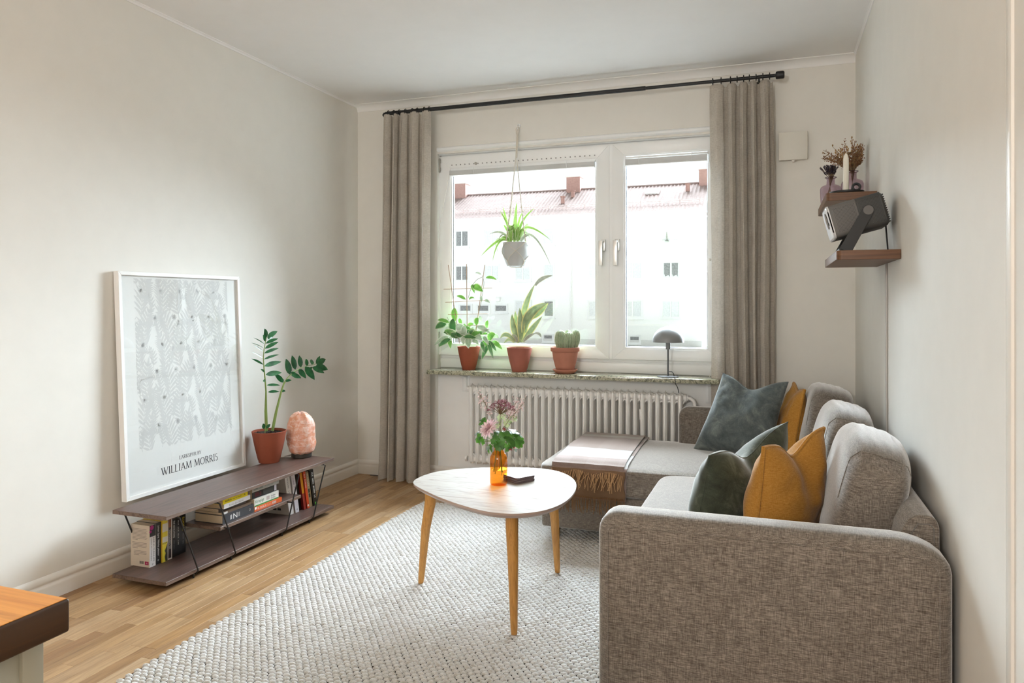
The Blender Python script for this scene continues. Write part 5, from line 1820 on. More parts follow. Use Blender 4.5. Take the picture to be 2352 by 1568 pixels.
pc = V((1.187, -.055, SZ))
t = thing('potted_plant', 'snake plant with yellow edged upright leaves in the middle clay pot on the sill', 'plant', tuple(pc))
pot(t, pc, .050, .080, .150, plain('terracotta_mid', '#985c4e', .78, spec=.2, var=.08, bump=.12, bscale=500), soil=.012)
sl_ = leafmat('snake_leaf', '#6a8058', '#93a37a', edge='#cfc985', transl=.05, rough=.4)
sl2 = leafmat('snake_leaf_grey', '#7b8070', '#9a9d8e', edge='#bdbba0', transl=.04, rough=.4)
def spt(u, v, d=0.0):
    """4.9 per pixel from (960, 580)"""
    return at(960 + u / 4.9, 580 + v / 4.9, 'y', pc.y + d)
spx = 4.6 / 1684 / 4.9 * 1.04
blade = lambda q: min(1, .55 + q * 1.2) * (1 - max(0, (q - .45) / .55) ** 1.8) ** .9 + .02
for (b, tp, w, bd, d, k) in (((1140, 1010), (1060, 690), 75, (-20, 0), 0, 0), ((1150, 1000), (1095, 655), 70, (-10, 0), .02, 0), ((1160, 1005), (1145, 620), 85, (5, 0), -.01, 0), ((1185, 930), (1320, 350), 70, (-50, 0), .02, 0), ((1320, 370), (1515, 258), 45, (-20, -20), .02, 1), ((1200, 900), (1470, 565), 110, (-70, -40), -.01, 0),
                             ((1195, 900), (1310, 590), 60, (-20, 0), .01, 0), ((1180, 1000), (1400, 715), 65, (-10, 10), -.02, 0), ((1260, 740), (1465, 570), 70, (0, 20), 0, 0), ((1115, 1005), (1060, 920), 60, (0, -10), -.02, 1), ((1090, 1000), (925, 965), 50, (-10, -60), -.03, 0), ((1085, 1010), (965, 1025), 35, (0, -40), -.03, 0), ((1190, 1000), (1330, 905), 35, (-10, -10), -.03, 1), ((1320, 905), (1385, 960), 28, (15, -15), -.03, 1), ((1150, 1005), (1230, 700), 70, (0, 0), .01, 0)):
    m = MB()
    p0, p1 = spt(*b, d), spt(*tp, d)
    mid = spt((b[0] + tp[0]) / 2 + bd[0], (b[1] + tp[1]) / 2 + bd[1], d)
    m.leaf(p0, p1, w * spx, bend=(mid - (p0 + p1) / 2), face=(.1, -1, .1), fold=.22, n=9, prof=blade)
    m.build('leaf', (sl_, sl2)[k], t)

cc = V((1.487, -.075, SZ))
t = thing('potted_cactus', 'clump of ribbed round cacti in a rimmed clay pot with saucer on the sill', 'cactus', tuple(cc))
m = MB(); m.lathe([(.052, 0), (.060, .004), (.074, .020), (.076, .024), (.072, .025), (.066, .017), (.052, .010)], cc, 40, caps=(True, True)); m.build('saucer', terra2, t)
cp = cc + V((0, 0, .010))
pot(t, cp, .056, .088, .148, terra2, soil=.014, rim=.028)
cm_ = NT('cactus_skin')
g = cm_.noise(cm_.coords((60, 60, 60)), 1, 3)
cm_.l(cm_.ramp(g, [(.3, srgb('#7f9072')), (.7, srgb('#a0ad8c'))]), cm_.p.inputs['Base Color'])
cm_.p.inputs['Roughness'].default_value = .6
cm_ = cm_.m
spine_m = plain('cactus_spine', '#e6e0cd', .7)
for (dx_, dy_, h0, r, hh, lx) in ((-.028, -.018, .125, .033, .125, -.06), (.034, -.020, .118, .033, .115, .10), (.066, .018, .130, .026, .128, .30), (.012, .030, .125, .022, .125, .0), (-.056, .018, .125, .022, .118, -.12)):
    base = cp + V((dx_ * .7, dy_, .128))
    ax = V((lx * .6, 0, 1)).normalized()
    ribs = 13
    rot = V((0, 0, 1)).rotation_difference(ax).to_matrix()
    def cac(u, v, base=base, r=r, hh=hh, rot=rot):
        an = 2 * math.pi * u
        rr_ = r * (.72 + .28 * smoothstep(0, .5, v) if v < .5 else max(.0005, math.sqrt(max(0, 1 - ((v - .5) / .5) ** 2.2))))
        rr_ *= 1 + .11 * math.cos(ribs * an)
        return base + rot @ V((rr_ * math.cos(an), rr_ * math.sin(an), hh * v))
    m = MB().grid(cac, ribs * 6, 16, wrapu=True)
    o = m.build('cactus_body', cm_, t, angle=80)
    m = MB()
    for k in range(ribs):
        an = 2 * math.pi * k / ribs
        for j in range(1, 15):
            q = cac(k / ribs, j / 15.5)
            c0 = base + rot @ V((0, 0, hh * j / 15.5))
            nn = (q - c0).normalized()
            for e in (-1, 0, 1):
                dd = (nn + rot @ V((0, 0, 1)) * (.5 * e) + nn.cross(ax) * (.5 * (e % 2))).normalized()
                m.tube([q, q + dd * .0055], [.0006, .0002], 3, caps=False)
    m.build('spines', spine_m, o, smooth=False)

# mushroom table lamp
lc = V((2.103, -.085, SZ))
t = thing('table_lamp', 'grey metal mushroom lamp standing on the window sill', 'lamp', tuple(lc))
lg = plain('lamp_grey_enamel', (.22, .225, .23), .38, spec=.45, var=.01)
lg2 = plain('lamp_stem_grey', (.11, .115, .12), .4, spec=.45, var=.01)
m = MB(); m.lathe([(.062, 0), (.0625, .002), (.0615, .004), (.012, .0055), (.005, .007)], lc, 40); m.build('base', lg2, t)
m = MB(); m.lathe([(.0052, .005), (.0052, .165)], lc, 16); m.build('stem', lg2, t)
m = MB(); m.lathe([(.0125, .158), (.0135, .160), (.0135, .206), (.010, .208)], lc, 20); m.build('socket', lg, t)
m = MB()
pr = [(.089 * math.cos(a), .199 + .090 * math.sin(a)) for a in [k / 14 * math.pi / 2 for k in range(15)]]
pr2 = [(.0868 * math.cos(a) + .0001, .199 + .0878 * math.sin(a)) for a in [k / 14 * math.pi / 2 for k in range(15)]][::-1]
m.lathe([(p[0] + .0002, p[1]) for p in pr] + [(max(.0002, p[0]), p[1]) for p in pr2] + [(.089, .199)], lc, 48, caps=(False, False)); m.build('shade', lg, t)
m = MB(); m.ball(lc + V((0, 0, .232)), .022, 14); m.build('bulb', plain('lamp_bulb', (.8, .79, .76), .3), t)
m = MB(); m.tube([lc + V((.006, 0, .030)), lc + V((.024, -.004, .030)), lc + V((.034, -.010, .018)), lc + V((.036, -.012, .003))], .0022, 7)
m.tube([lc + V((.038, .10, .003)), lc + V((.056, -.0, .0025)), lc + V((.050, -.085, .0025)), lc + V((.052, -.0895, -.01)), lc + V((.053, -.089, -.028)), lc + V((.060, -.045, -.055)), lc + V((.066, -.042, -.085))], .0022, 7)
m.build('cord', black_m, t)

# ------------------------------------------------------------------ macrame hanger with a spider plant
HX, HY = 1.168, -.060
hz0, hz1 = 1.385, 1.535
cotton = plain('cotton_cord', '#d3cdc2', .9, var=.08)
t = thing('macrame_hanger', 'white cotton macrame plant hanger hung from a hook above the window', 'plant hanger', (HX, HY, hz0))
hk = V((HX - .002, -.03, 2.262))
m = MB(); m.tube([V((HX - .002, -.0005, 2.275)), V((HX - .002, -.024, 2.275)), V((HX - .002, -.032, 2.268)), V((HX - .002, -.034, 2.256)), V((HX - .002, -.028, 2.250))], .0028, 8); m.lathe([(.012, 0), (.012, .003)], (HX - .002, -.0035, 2.275), 14, axis='y'); m.build('hook', white_m, t)
m = MB()
m.tube([hk + V((.009 * math.cos(a), -.002, .0 + .017 * math.sin(a) - .018)) for a in [2 * math.pi * k / 16 for k in range(16)]], .0032, 7, closed=True)
m.ball(hk + V((0, -.002, -.040)), .010, 10, sz=1.3)
for s in (-1, 1):
    m.tube([hk + V((s * .003, 0, -.035)), hk + V((s * .004, -.010, -.12)), hk + V((s * .003, -.02, -.20))], .0034, 7)
m.build('top_loop', cotton, t)
pr_pot = [(.048, 0), (.056, .003), (.064, .020), (.080, .060), (.0855, .095), (.0845, .125), (.081, .150), (.0775, .150), (.078, .140)]
def potr(z):
    for (a, b) in zip(pr_pot[:-3], pr_pot[1:-2]):
        if a[1] <= z <= b[1]:
            return a[0] + (b[0] - a[0]) * (z - a[1]) / (b[1] - a[1])
    return .081
knot = V((HX, HY, 2.04))
for k in range(4):
    an = math.radians(62) + k * math.pi / 2
    dx_, dy_ = math.cos(an), math.sin(an)
    e = V((HX + .084 * dx_, HY + .084 * dy_, hz1 + .005))
    m = MB()
    m.tube([knot + V((dx_ * .004, dy_ * .004, .03)), knot + V((dx_ * .010, dy_ * .010, -.02)), e.lerp(knot, .45), e.lerp(knot, .0)], .0024, 6)
    # twisted lower half with knots
    for s in (0, 1):
        path = []
        for j in range(30):
            q = j / 29
            c = e.lerp(knot, .42 * (1 - q))
            w = q * 26 + s * math.pi
            path.append(c + V((.0028 * math.cos(w), .0028 * math.sin(w), 0)))
        m.tube(path, .0020, 5)
    m.ball(e.lerp(knot, .43), .0048, 8, sz=1.5)
    m.build('cord', cotton, t)
    # diamond net round the pot
    m = MB()
    def onp(a, z):
        r = potr(z) + .003
        return V((HX + r * math.cos(a), HY + r * math.sin(a), hz0 + z))
    for s in (-1, 1):
        m.tube([onp(an + s * math.pi / 4 * q, .150 - .055 * q) for q in (0, .25, .5, .75, 1)], .0020, 6)
        m.tube([onp(an + math.pi / 4 + s * math.pi / 4 * q, .095 - .062 * q) for q in (0, .25, .5, .75, 1)], .0020, 6)
    m.ball(onp(an + math.pi / 4, .095), .0042, 8)
    m.tube([onp(an, .035), onp(an, .015), V((HX + .046 * dx_, HY + .046 * dy_, hz0 - .003)), V((HX, HY, hz0 - .004))], .0026, 6)
    m.ball(onp(an, .033), .0046, 8, sz=1.5)
    m.build('net', cotton, t)
t = thing('hanging_potted_plant', 'spider plant with striped arching leaves in a grey pot, hanging in the macrame', 'plant', (HX, HY, hz0))
m = MB(); m.lathe(pr_pot + [(.074, .10)], (HX, HY, hz0), 40, caps=(True, False)); m.build('pot', plain('grey_plastic_pot', (.50, .51, .505), .5, spec=.3, var=.01), t)
m = MB(); m.lathe([(.076, .128), (.001, .134)], (HX, HY, hz0), 24); m.build('soil', soil_m, t)
sp_m = leafmat('spider_leaf', '#6f9e40', '#93ba5c', edge='#cbd6a8', transl=.07, rough=.35)
sp_d = leafmat('spider_leaf_grey', '#8c9683', '#aab29c', edge='#b5bba0', transl=.05, rough=.35)
def gp(u, v, d=0.0):
    """7.84 per pixel from (1100, 440)"""
    return at(1100 + u / 7.84, 440 + v / 7.84, 'y', HY + d)
gpx = 4.6 / 1684 / 7.84 * 1.04
ribbon = lambda q: min(1, .5 + q * 2.5) * (1 - q ** 2.2) ** .8 + .03
SPL = [([(640, 900), (650, 560), (682, 190)], 62, -.01, 0), ([(680, 880), (700, 520), (805, 340)], 36, 0, 0), ([(690, 900), (740, 520), (1005, 300)], 42, -.02, 0), ([(620, 880), (520, 560), (380, 345)], 40, -.01, 0), ([(600, 880), (490, 520), (435, 270)], 40, .02, 0),
       ([(560, 890), (420, 680), (190, 765)], 34, .01, 1), ([(540, 870), (430, 700), (345, 900)], 26, -.03, 1), ([(560, 900), (400, 790), (35, 1160)], 50, -.03, 0), ([(560, 910), (350, 800), (245, 1260)], 32, -.04, 0), ([(520, 880), (250, 800), (350, 1105)], 22, .02, 1),
       ([(720, 880), (800, 500), (1285, 868)], 42, -.02, 0), ([(740, 890), (960, 620), (1295, 1330)], 30, -.04, 1), ([(590, 880), (560, 560), (585, 1055)], 75, -.085, 0), ([(740, 870), (830, 640), (935, 880)], 30, .02, 1), ([(720, 870), (880, 520), (880, 640)], 26, .03, 1),
       ([(640, 880), (560, 520), (500, 760)], 60, -.04, 0), ([(650, 880), (600, 560), (560, 700)], 60, -.05, 0), ([(670, 880), (720, 560), (700, 760)], 55, -.05, 0), ([(690, 880), (780, 600), (840, 800)], 40, -.04, 0), ([(660, 880), (700, 640), (770, 600)], 40, .02, 0), ([(620, 880), (480, 640), (450, 600)], 36, .02, 0), ([(700, 900), (760, 760), (870, 665)], 36, .02, 0), ([(610, 880), (590, 640), (640, 590)], 60, -.02, 0), ([(560, 890), (470, 800), (400, 830)], 40, -.05, 0), ([(760, 890), (830, 800), (900, 790)], 36, -.05, 1), ([(580, 880), (520, 640), (540, 620)], 60, -.03, 0)]
for (q, w, d, k) in SPL:
    a, b, c = gp(q[0][0], q[0][1], 0), gp(q[1][0], q[1][1], d * .6), gp(q[2][0], q[2][1], d)
    m = MB()
    m.leaf(a, c, w * gpx * 1.35, bend=(b - (a + c) / 2) * .62, face=(.2, -1, .3), fold=.25, n=12, prof=ribbon)
    m.build('leaf', (sp_m, sp_d)[k], t)

# ------------------------------------------------------------------ bottle vase with cut flowers, coasters
TZv = .455
vc = V((1.672, -1.700, TZv))
t = thing('bottle_vase', 'amber glass bottle vase with cut flowers on the coffee table', 'vase', tuple(vc))
amber = glassy('amber_glass', (1.0, .56, .10), 0, 1.5)
vpr = [(.0285, .001), (.0325, .004), (.034, .010), (.034, .100), (.0325, .110), (.026, .122), (.0190, .131), (.0165, .140), (.0165, .158), (.0185, .161), (.0185, .166)]
m = MB(); m.lathe(vpr, vc, 48, caps=(True, False)); m.build('glass', amber, t, angle=60)
m = MB(); m.lathe([(.0280, .004), (.0315, .010), (.0315, .062), (.0005, .062)], vc, 40, caps=(True, False)); m.build('water', glassy('vase_water', (.93, .93, .90), 0, 1.33), t)
def fpnt(u, v, d=0.0):
    """6.53 per pixel from (1060, 890)"""
    return at(1060 + u / 6.53, 890 + v / 6.53, 'y', vc.y + d)
fpx = 2.80 / 1684 / 6.53 * 1.03
neck = vc + V((0, 0, .160))
st_m = plain('flower_stem', '#6e5a3c', .6, var=.15)
stg = plain('flower_stem_green', '#6d8444', .6, var=.1)
def stemto(m, p, foot, r=.0013):
    q = neck + V((foot[0] * .5, foot[1] * .5, 0))
    b = vc + V((foot[0] * 1.4, foot[1] * 1.4, foot[2]))
    m.tube([p, p.lerp(q, .6) + V((0, 0, .004)), q, b], r, 6)
# dahlia
t = thing('dahlia', 'pale pink dahlia bloom leaning left in the amber bottle', 'flower', tuple(neck))
dc = fpnt(405, 610, -.012)
ax = V((-.45, -.55, .62)).normalized()
pet = leafmat('dahlia_petal', '#d2a9b6', '#efdedb', transl=.18, rough=.5)
e1 = ax.orthogonal().normalized(); e2 = ax.cross(e1)
rr = random.Random(3)
for ringi, (n_, L, el, w) in enumerate(((14, .044, -.15, .0150), (13, .041, .20, .0140), (11, .035, .55, .0120), (8, .027, .90, .0100), (5, .018, 1.25, .008))):
    for k in range(n_):
        a = 2 * math.pi * (k + .5 * (ringi % 2)) / n_ + rr.uniform(-.1, .1)
        rad = e1 * math.cos(a) + e2 * math.sin(a)
        dr = (rad * math.cos(el) + ax * math.sin(el)).normalized()
        m = MB(); b = dc + rad * .003
        m.leaf(b, b + dr * L * rr.uniform(.92, 1.05), w, bend=ax * .003, face=ax, fold=-.28, n=4)
        m.build('petal', pet, t)
m = MB(); stemto(m, dc - ax * .004, (-.012, -.004, .05)); m.build('stem', stg, t)
# flat topped purple umbel
t = thing('umbel_flower', 'dusky purple flat-topped flower head rising at the middle of the bouquet', 'flower', tuple(neck))
hub = fpnt(582, 400, 0)
m = MB(); stemto(m, hub, (.002, .004, .06)); m.build('stem', st_m, t)
um = plain('umbel_purple', '#8d5567', .7, var=.2); um2 = plain('umbel_pale', '#c79aa8', .7, var=.15)
stems, heads, heads2 = MB(), MB(), MB()
rr = random.Random(12)
for k in range(42):
    a = rr.uniform(0, 2 * math.pi)
    q = rr.random() ** .55
    r = .052 * q
    top_ = hub + V((r * math.cos(a) * 1.05 + .006, r * math.sin(a) * .8, .050 - .035 * q * q))
    stems.tube([hub, hub.lerp(top_, .5) + V((0, 0, .004)), top_], .0007, 4)
    for j in range(9):
        p = top_ + V((rr.gauss(0, .0055), rr.gauss(0, .0055), rr.gauss(.002, .003)))
        stems.tube([top_, p], .0004, 3, caps=False)
        (heads if rr.random() < .62 else heads2).ball(p, rr.uniform(.0015, .0026), 5)
stems.build('spokes', st_m, t)
tag(heads.build('florets', um, t), kind='stuff'); tag(heads2.build('florets', um2, t), kind='stuff')
# airy pale sprays
pale = plain('spray_bud', '#e3cfd0', .7, var=.1)
def spray_thing(label, pts, seed, foot):
    t = thing('airy_spray', label, 'flower', tuple(neck), 'airy sprays in the bouquet')
    P_ = [fpnt(*q) for q in pts]
    m = MB(); m.tube(P_[::-1] + [neck + V((foot[0] * .5, foot[1] * .5, 0)), vc + V(foot)], .0009, 5); m.build('stem', st_m, t)
    rr = random.Random(seed)
    tw, bd = MB(), MB()
    for k in range(46):
        q = rr.random() * (len(P_) - 2)
        i = int(q); p = P_[i + 1].lerp(P_[i + 0], 0) if False else P_[len(P_) - 1 - i].lerp(P_[len(P_) - 2 - i], q - i)
        e = p + V((rr.gauss(0, .011), rr.gauss(0, .010), rr.gauss(.004, .009)))
        tw.tube([p, e], .00045, 3, caps=False)
        for j in range(3):
            f = e + V((rr.gauss(0, .002), rr.gauss(0, .002), rr.gauss(0, .002)))
            bd.ball(f, rr.uniform(.0015, .0027), 5)
    tw.build('twigs', st_m, t)
    tag(bd.build('buds', pale, t), kind='stuff')
spray_thing('airy pale pink spray reaching up at the left of the bouquet', [(500, 640, 0), (440, 420, -.01), (385, 300, -.01), (330, 200, -.01), (270, 100, -.01)], 2, (-.010, .006, .05))
spray_thing('airy pale pink spray reaching up at the right of the bouquet', [(600, 640, 0), (720, 480, -.01), (810, 380, -.01), (880, 290, -.01), (945, 215, -.01)], 5, (.012, .004, .05))
spray_thing('short pale spray close to the right of the purple flower head', [(600, 640, .02), (690, 480, .02), (760, 330, .02), (830, 200, .02)], 8, (.010, .010, .05))
# cut geranium leaves
gl_ = leafmat('geranium_leaf', '#22481a', '#3a6e24', transl=.14, rough=.45, tl='#7ab830')
gl2 = leafmat('pale_leaf', '#8a9f72', '#bfc99e', transl=.15, rough=.45)
gl3 = leafmat('leaf_underside', '#5b6a62', '#8b9a92', transl=.15, rough=.4)
rd_ = leafmat('red_leaf', '#7a1d2a', '#a8323c', transl=.12, rough=.45)
def round_leaf(m, c, r, nrm, spin, lobes=7, cup=.25, wav=.16):
    c, nrm = V(c), V(nrm).normalized()
    a1 = nrm.orthogonal().normalized(); a2 = nrm.cross(a1)
    n_ = lobes * 6
    vs, uvs = [c], [(.5, .1)]
    for rg in (.5, 1):
        for k in range(n_ + 1):
            a = math.radians(24) + (2 * math.pi - math.radians(48)) * k / n_ + spin
            l = 1 - .20 * abs(math.sin(lobes * .5 * (a - spin - math.radians(24)) * 2 * math.pi / (2 * math.pi - math.radians(48)))) ** 3 if rg == 1 else 1
            rr_ = r * rg * (l if rg == 1 else 1)
            h = cup * r * rg * rg * (.4 + wav * 3 * math.sin(3 * a + spin * 3))
            vs.append(c + a1 * (rr_ * math.cos(a)) + a2 * (rr_ * math.sin(a)) - nrm * h)
            uvs.append((.5 + .49 * rg * (1 if k % 6 else .2), rg))
    fs = []
    w = n_ + 1
    for k in range(n_):
        fs.append((0, 1 + k, 2 + k))
        fs.append((1 + k, 1 + w + k, 2 + w + k, 2 + k))
    return m.add(vs, fs, 0, uvs)
def leaf_stem(label, items, foot, grp='leaf stems in the bouquet'):
    t = thing('leaf_stem', label, 'leaves', tuple(neck), grp)
    sm2 = MB()
    for (u, v, d, r, nrm, spin, mt) in items:
        c = fpnt(u, v, d)
        m = MB(); round_leaf(m, c, r * fpx, nrm, spin); m.build('leaf', (gl_, gl2, gl3, rd_)[mt], t)
        stemto(sm2, c, foot, .0011)
    sm2.build('stem', stg, t)
leaf_stem('large dark green lobed leaves at the right front of the bouquet', [(660, 790, -.035, 150, (.2, -.85, .35), 1.0, 0), (800, 760, -.02, 150, (.5, -.5, .6), 2.2, 0), (860, 820, -.015, 95, (.6, -.7, .1), .4, 0), (560, 860, -.04, 95, (-.1, -.9, .3), 3.0, 0), (560, 690, -.02, 95, (0, -.4, .9), 4.0, 0), (700, 700, -.01, 120, (.1, -.2, .95), 5.0, 0)], (.012, -.008, .04))
leaf_stem('bright green leaves hanging at the left of the bouquet', [(245, 760, -.02, 85, (-.6, -.7, .1), 1.6, 0), (290, 800, -.025, 75, (-.3, -.9, .0), .8, 0), (300, 510, .01, 70, (-.4, -.6, .6), 2.0, 0), (345, 480, .01, 55, (-.2, -.7, .6), 3.0, 0), (230, 680, 0, 60, (-.5, -.2, .9), 2.6, 2)], (-.014, -.002, .05))
leaf_stem('mid green leaves hanging over the neck of the amber bottle', [(500, 780, -.04, 85, (-.3, -.8, .4), 2.0, 0), (420, 920, -.03, 75, (-.5, -.7, .0), 1.2, 0), (390, 900, -.03, 55, (-.6, -.6, .2), 4.2, 2), (660, 900, -.04, 70, (.2, -.95, .0), .3, 0)], (-.006, -.012, .045))
leaf_stem('pale yellow-green leaves behind the purple flower head', [(600, 450, .02, 80, (0, -.8, .5), 1.0, 1), (690, 530, .01, 70, (.3, -.7, .5), 2.0, 1), (780, 460, .01, 70, (.4, -.5, .7), 3.0, 1), (540, 560, 0, 60, (-.2, -.7, .6), 4.0, 1), (800, 650, 0, 110, (.35, .1, .9), .5, 2)], (.004, .010, .05))
leaf_stem('small red leaves low at the right of the bouquet', [(750, 890, -.02, 60, (.4, -.8, -.2), 1.4, 3), (645, 620, -.015, 24, (.2, -.8, .5), 3.0, 3), (820, 940, -.02, 26, (.3, -.9, 0), 2.0, 2)], (.013, -.004, .05))
# coasters: a stack of five
cs = plain('coaster_side', '#5b4a4c', .6, var=.06)
cst = plain('coaster_top', '#dcdad6', .35, var=.05)
ck = NT('coaster_print')
n1 = ck.noise(ck.coords((55, 55, 55)), 1, 3, .6, 1.5)
ck.l(ck.ramp(n1, [(.40, srgb('#b9bdb2')), (.48, srgb('#e2e0dc')), (.7, srgb('#ebe9e6'))]), ck.p.inputs['Base Color'])
ck.p.inputs['Roughness'].default_value = .3
words_ = ('lowest', 'second lowest', 'middle', 'second from the top', 'top patterned')
for k in range(5):
    z0 = TZv + .0002 + k * .0046
    ang = math.radians(-32 + (0, 2.2, -1.5, 1.2, 0)[k])
    ca, sa = math.cos(ang), math.sin(ang)
    cxy = V((1.722 + (0, .001, -.001, .0006, 0)[k], -1.605, 0))
    hw, rad = .047, .010
    pl = []
    for (sx_, sy_, a0) in ((1, 1, 0), (-1, 1, 90), (-1, -1, 180), (1, -1, 270)):
        for j in range(5):
            a = math.radians(a0 + j * 22.5)
            x, y = sx_ * (hw - rad) + rad * math.cos(a), sy_ * (hw - rad) + rad * math.sin(a)
            pl.append(cxy + V((x * ca - y * sa, x * sa + y * ca, z0)))
    m = MB().extrude(pl, (0, 0, .0042))
    m.m = [0, 1] + [0] * (len(m.f) - 2)
    o = m.build('coaster', [cs, ck.m], None, smooth=False, org=(cxy.x, cxy.y, z0), bevel=.0005, seg=1)
    tag(o, '%s square coaster with dark edge in the stack beside the amber bottle' % words_[k], 'coaster', 'stack of coasters')

# ------------------------------------------------------------------ right wall: shelves, projector, vases
sw = wood('smoked_oak_shelf', '#4a2f1d', '#6f4a2e', 'x', fine=1.4, rough=.45, bump=.08)
def wall_shelf(label, x0, y0, y1, z0, z1):
    r = .022
    pl = [(RW - .001, y0), (RW - .001, y1)]
    for (cx_, cy_, a0) in ((x0 + r, y1 - r, 90), (x0 + r, y0 + r, 180)):
        for j in range(7):
            a = math.radians(a0 + j * 15)
            pl.append((cx_ + r * math.cos(a), cy_ + r * math.sin(a)))
    o = MB().extrude([(x, y, z0) for x, y in pl], (0, 0, z1 - z0)).build('floating_shelf', sw, None, org=(RW, (y0 + y1) / 2, z0), bevel=.0012, seg=1, angle=30)
    return tag(o, label, 'shelf', 'floating wall shelves')
wall_shelf('lower floating oak shelf on the right wall, holding the projector', 2.886, -1.529, -.895, 1.313, 1.346)
wall_shelf('upper floating oak shelf on the right wall, holding vases and candle', 2.890, -.905, -.290, 1.603, 1.637)
# cable channel down the wall
m = MB(); m.box(RW - .009, RW - .0005, -1.212, -1.197, .30, 1.3125)
tag(m.build('cable_channel', plain('cable_channel_grey', (.48, .47, .455), .5), None, org=(RW, -1.204, .30), bevel=.002), 'narrow pale cable channel running down the wall below the projector shelf', 'cable channel')

# projector
S1 = 1.346
t = thing('projector', 'dark grey box projector tilted up in a bent metal stand on the lower shelf', 'projector', (2.98, -1.36, S1))
pj_l = plain('projector_grey', (.135, .128, .122), .5, spec=.35, var=.02)
pj_d = plain('projector_dark', (.055, .056, .055), .55, spec=.35, var=.02)
pj_w = plain('projector_front_white', (.72, .72, .73), .35, spec=.4, var=.01)
tilt = math.radians(15)
pc_ = V((2.966, -1.36, 1.478))
ux = V((math.cos(tilt), 0, math.sin(tilt)))     # length axis: from lens to rear
uz = V((-math.sin(tilt), 0, math.cos(tilt)))
uy = V((0, 1, 0))
L_, Wd, Hh = .182, .205, .122
def pjp(a, b, c):
    return pc_ + ux * a + uy * b + uz * c
def rbody(a0, a1, mat, name, r=.022, taper=0, cap=0):
    m = MB()
    sec = []
    stn = [(a0, .006 if cap & 1 else 0), (a0 + .006, 0), (a1 - .008, 0), (a1, .008 if cap & 2 else 0)]
    rings = []
    for (a, ins) in stn:
        ring_ = []
        hy, hz = Wd / 2 - ins, Hh / 2 - ins
        for (sy_, sz_, a0_) in ((1, 1, 0), (-1, 1, 90), (-1, -1, 180), (1, -1, 270)):
            for j in range(6):
                q = math.radians(a0_ + j * 18)
                ring_.append(pjp(a, sy_ * (hy - r) + r * math.cos(q), sz_ * (hz - r) + r * math.sin(q)))
        rings.append(ring_)
    N_ = 24
    vs = [p for g in rings for p in g]
    fs = [tuple(range(N_))[::-1]]
    for i in range(len(rings) - 1):
        for k in range(N_):
            fs.append((i * N_ + k, i * N_ + (k + 1) % N_, (i + 1) * N_ + (k + 1) % N_, (i + 1) * N_ + k))
    fs.append(tuple((len(rings) - 1) * N_ + k for k in range(N_)))
    m.add(vs, fs)
    return m.build(name, mat, t, angle=40)
rbody(-L_ / 2, .000, pj_l, 'front_housing')
rbody(.0005, L_ / 2, pj_d, 'rear_housing', cap=2)
fr_ = rbody(-L_ / 2 - .010, -L_ / 2 - .0003, pj_w, 'front_panel', cap=1)
m = MB()
lens = [pjp(-L_ / 2 - .0104, -.030 + .034 * math.cos(a), .012 + .030 * math.sin(a)) for a in [2 * math.pi * k / 24 for k in range(24)]]
m.extrude(lens, -ux * .002); m.build('lens', plain('lens_black', (.01, .01, .012), .08, spec=.8), fr_)
m = MB(); m.obox(pjp(-L_ / 2 - .0105, -.070, -.004), uy, uz, ux, .007, .005, .001); m.build('sensor', plain('lens_black', 0), fr_)
# punched side grilles and the ribbed rear edge, facing the room side
m = MB()
hole = []
for i in range(17):
    for j in range(20):
        a = -L_ / 2 + .014 + i * .0043
        c = -.042 + j * .0045 + (.0022 if i % 2 else 0)
        if c > .044: continue
        if a < -.07 + (.04 - c) * .18 and False: continue
        m.add([pjp(a + .0013 * math.cos(k * math.pi / 2), -Wd / 2 - .0003, c + .0013 * math.sin(k * math.pi / 2)) for k in range(4)], [(0, 1, 2, 3)])
hm = plain('grille_hole', (.02, .02, .02), .8)
tag(m.build('grille_holes', hm, t, smooth=False), kind='stuff')
m = MB()
for i in range(16):
    for j in range(20):
        a = .008 + i * .0046
        c = -.044 + j * .0046 + (.0023 if i % 2 else 0)
        if c > .046: continue
        m.add([pjp(a + .0014 * math.cos(k * math.pi / 2), -Wd / 2 - .0003, c + .0014 * math.sin(k * math.pi / 2)) for k in range(4)], [(0, 1, 2, 3)])
tag(m.build('grille_holes', hm, t, smooth=False), kind='stuff')
for j in range(13):
    m = MB(); m.obox(pjp(L_ / 2 + .002, 0, -.050 + j * .0083), uy, ux, uz, Wd / 2 - .024, .0035, .0018); m.build('rear_rib', pj_d, t)
m = MB(); m.obox(pjp(-.0045, -Wd / 2 - .0004, .004), ux, uz, uy, .0012, .044, .0008); m.build('trim_line', pj_l, t)
# stand: a U of flat bar, its arm rising to a round pivot on the near side
ar = plain('stand_black', (.028, .028, .028), .5, spec=.35)
foot_z = S1 + .0025
piv = pjp(.032, -Wd / 2 - .004, .006)
lo_ = V((2.905, piv.y, S1 + .004))
for sgn in (-1, 1):
    yb_ = pc_.y + sgn * (Wd / 2 + .004)
    m = MB()
    p0 = V((2.920, yb_, S1 + .002)); p1 = V((piv.x, yb_, piv.z))
    d = (p1 - p0).normalized(); s_ = V((d.z, 0, -d.x))
    poly = [p0 - s_ * .021, p0 + s_ * .021, p1 + s_ * .019]
    for k in range(1, 9):
        a = k / 9 * math.pi
        poly.append(p1 + s_ * (.019 * math.cos(a)) + d * (.019 * math.sin(a)))
    poly.append(p1 - s_ * .019)
    m.extrude([q + V((0, -.0022, 0)) for q in poly], (0, .0044, 0))
    m.build('stand_arm', ar, t, bevel=.0006, seg=1)
    m = MB(); m.lathe([(.0165, -.0020), (.0165, .0020)], (p1.x, yb_ + sgn * .0022, p1.z), 28, axis='y'); m.build('pivot_disc', pj_l, t)
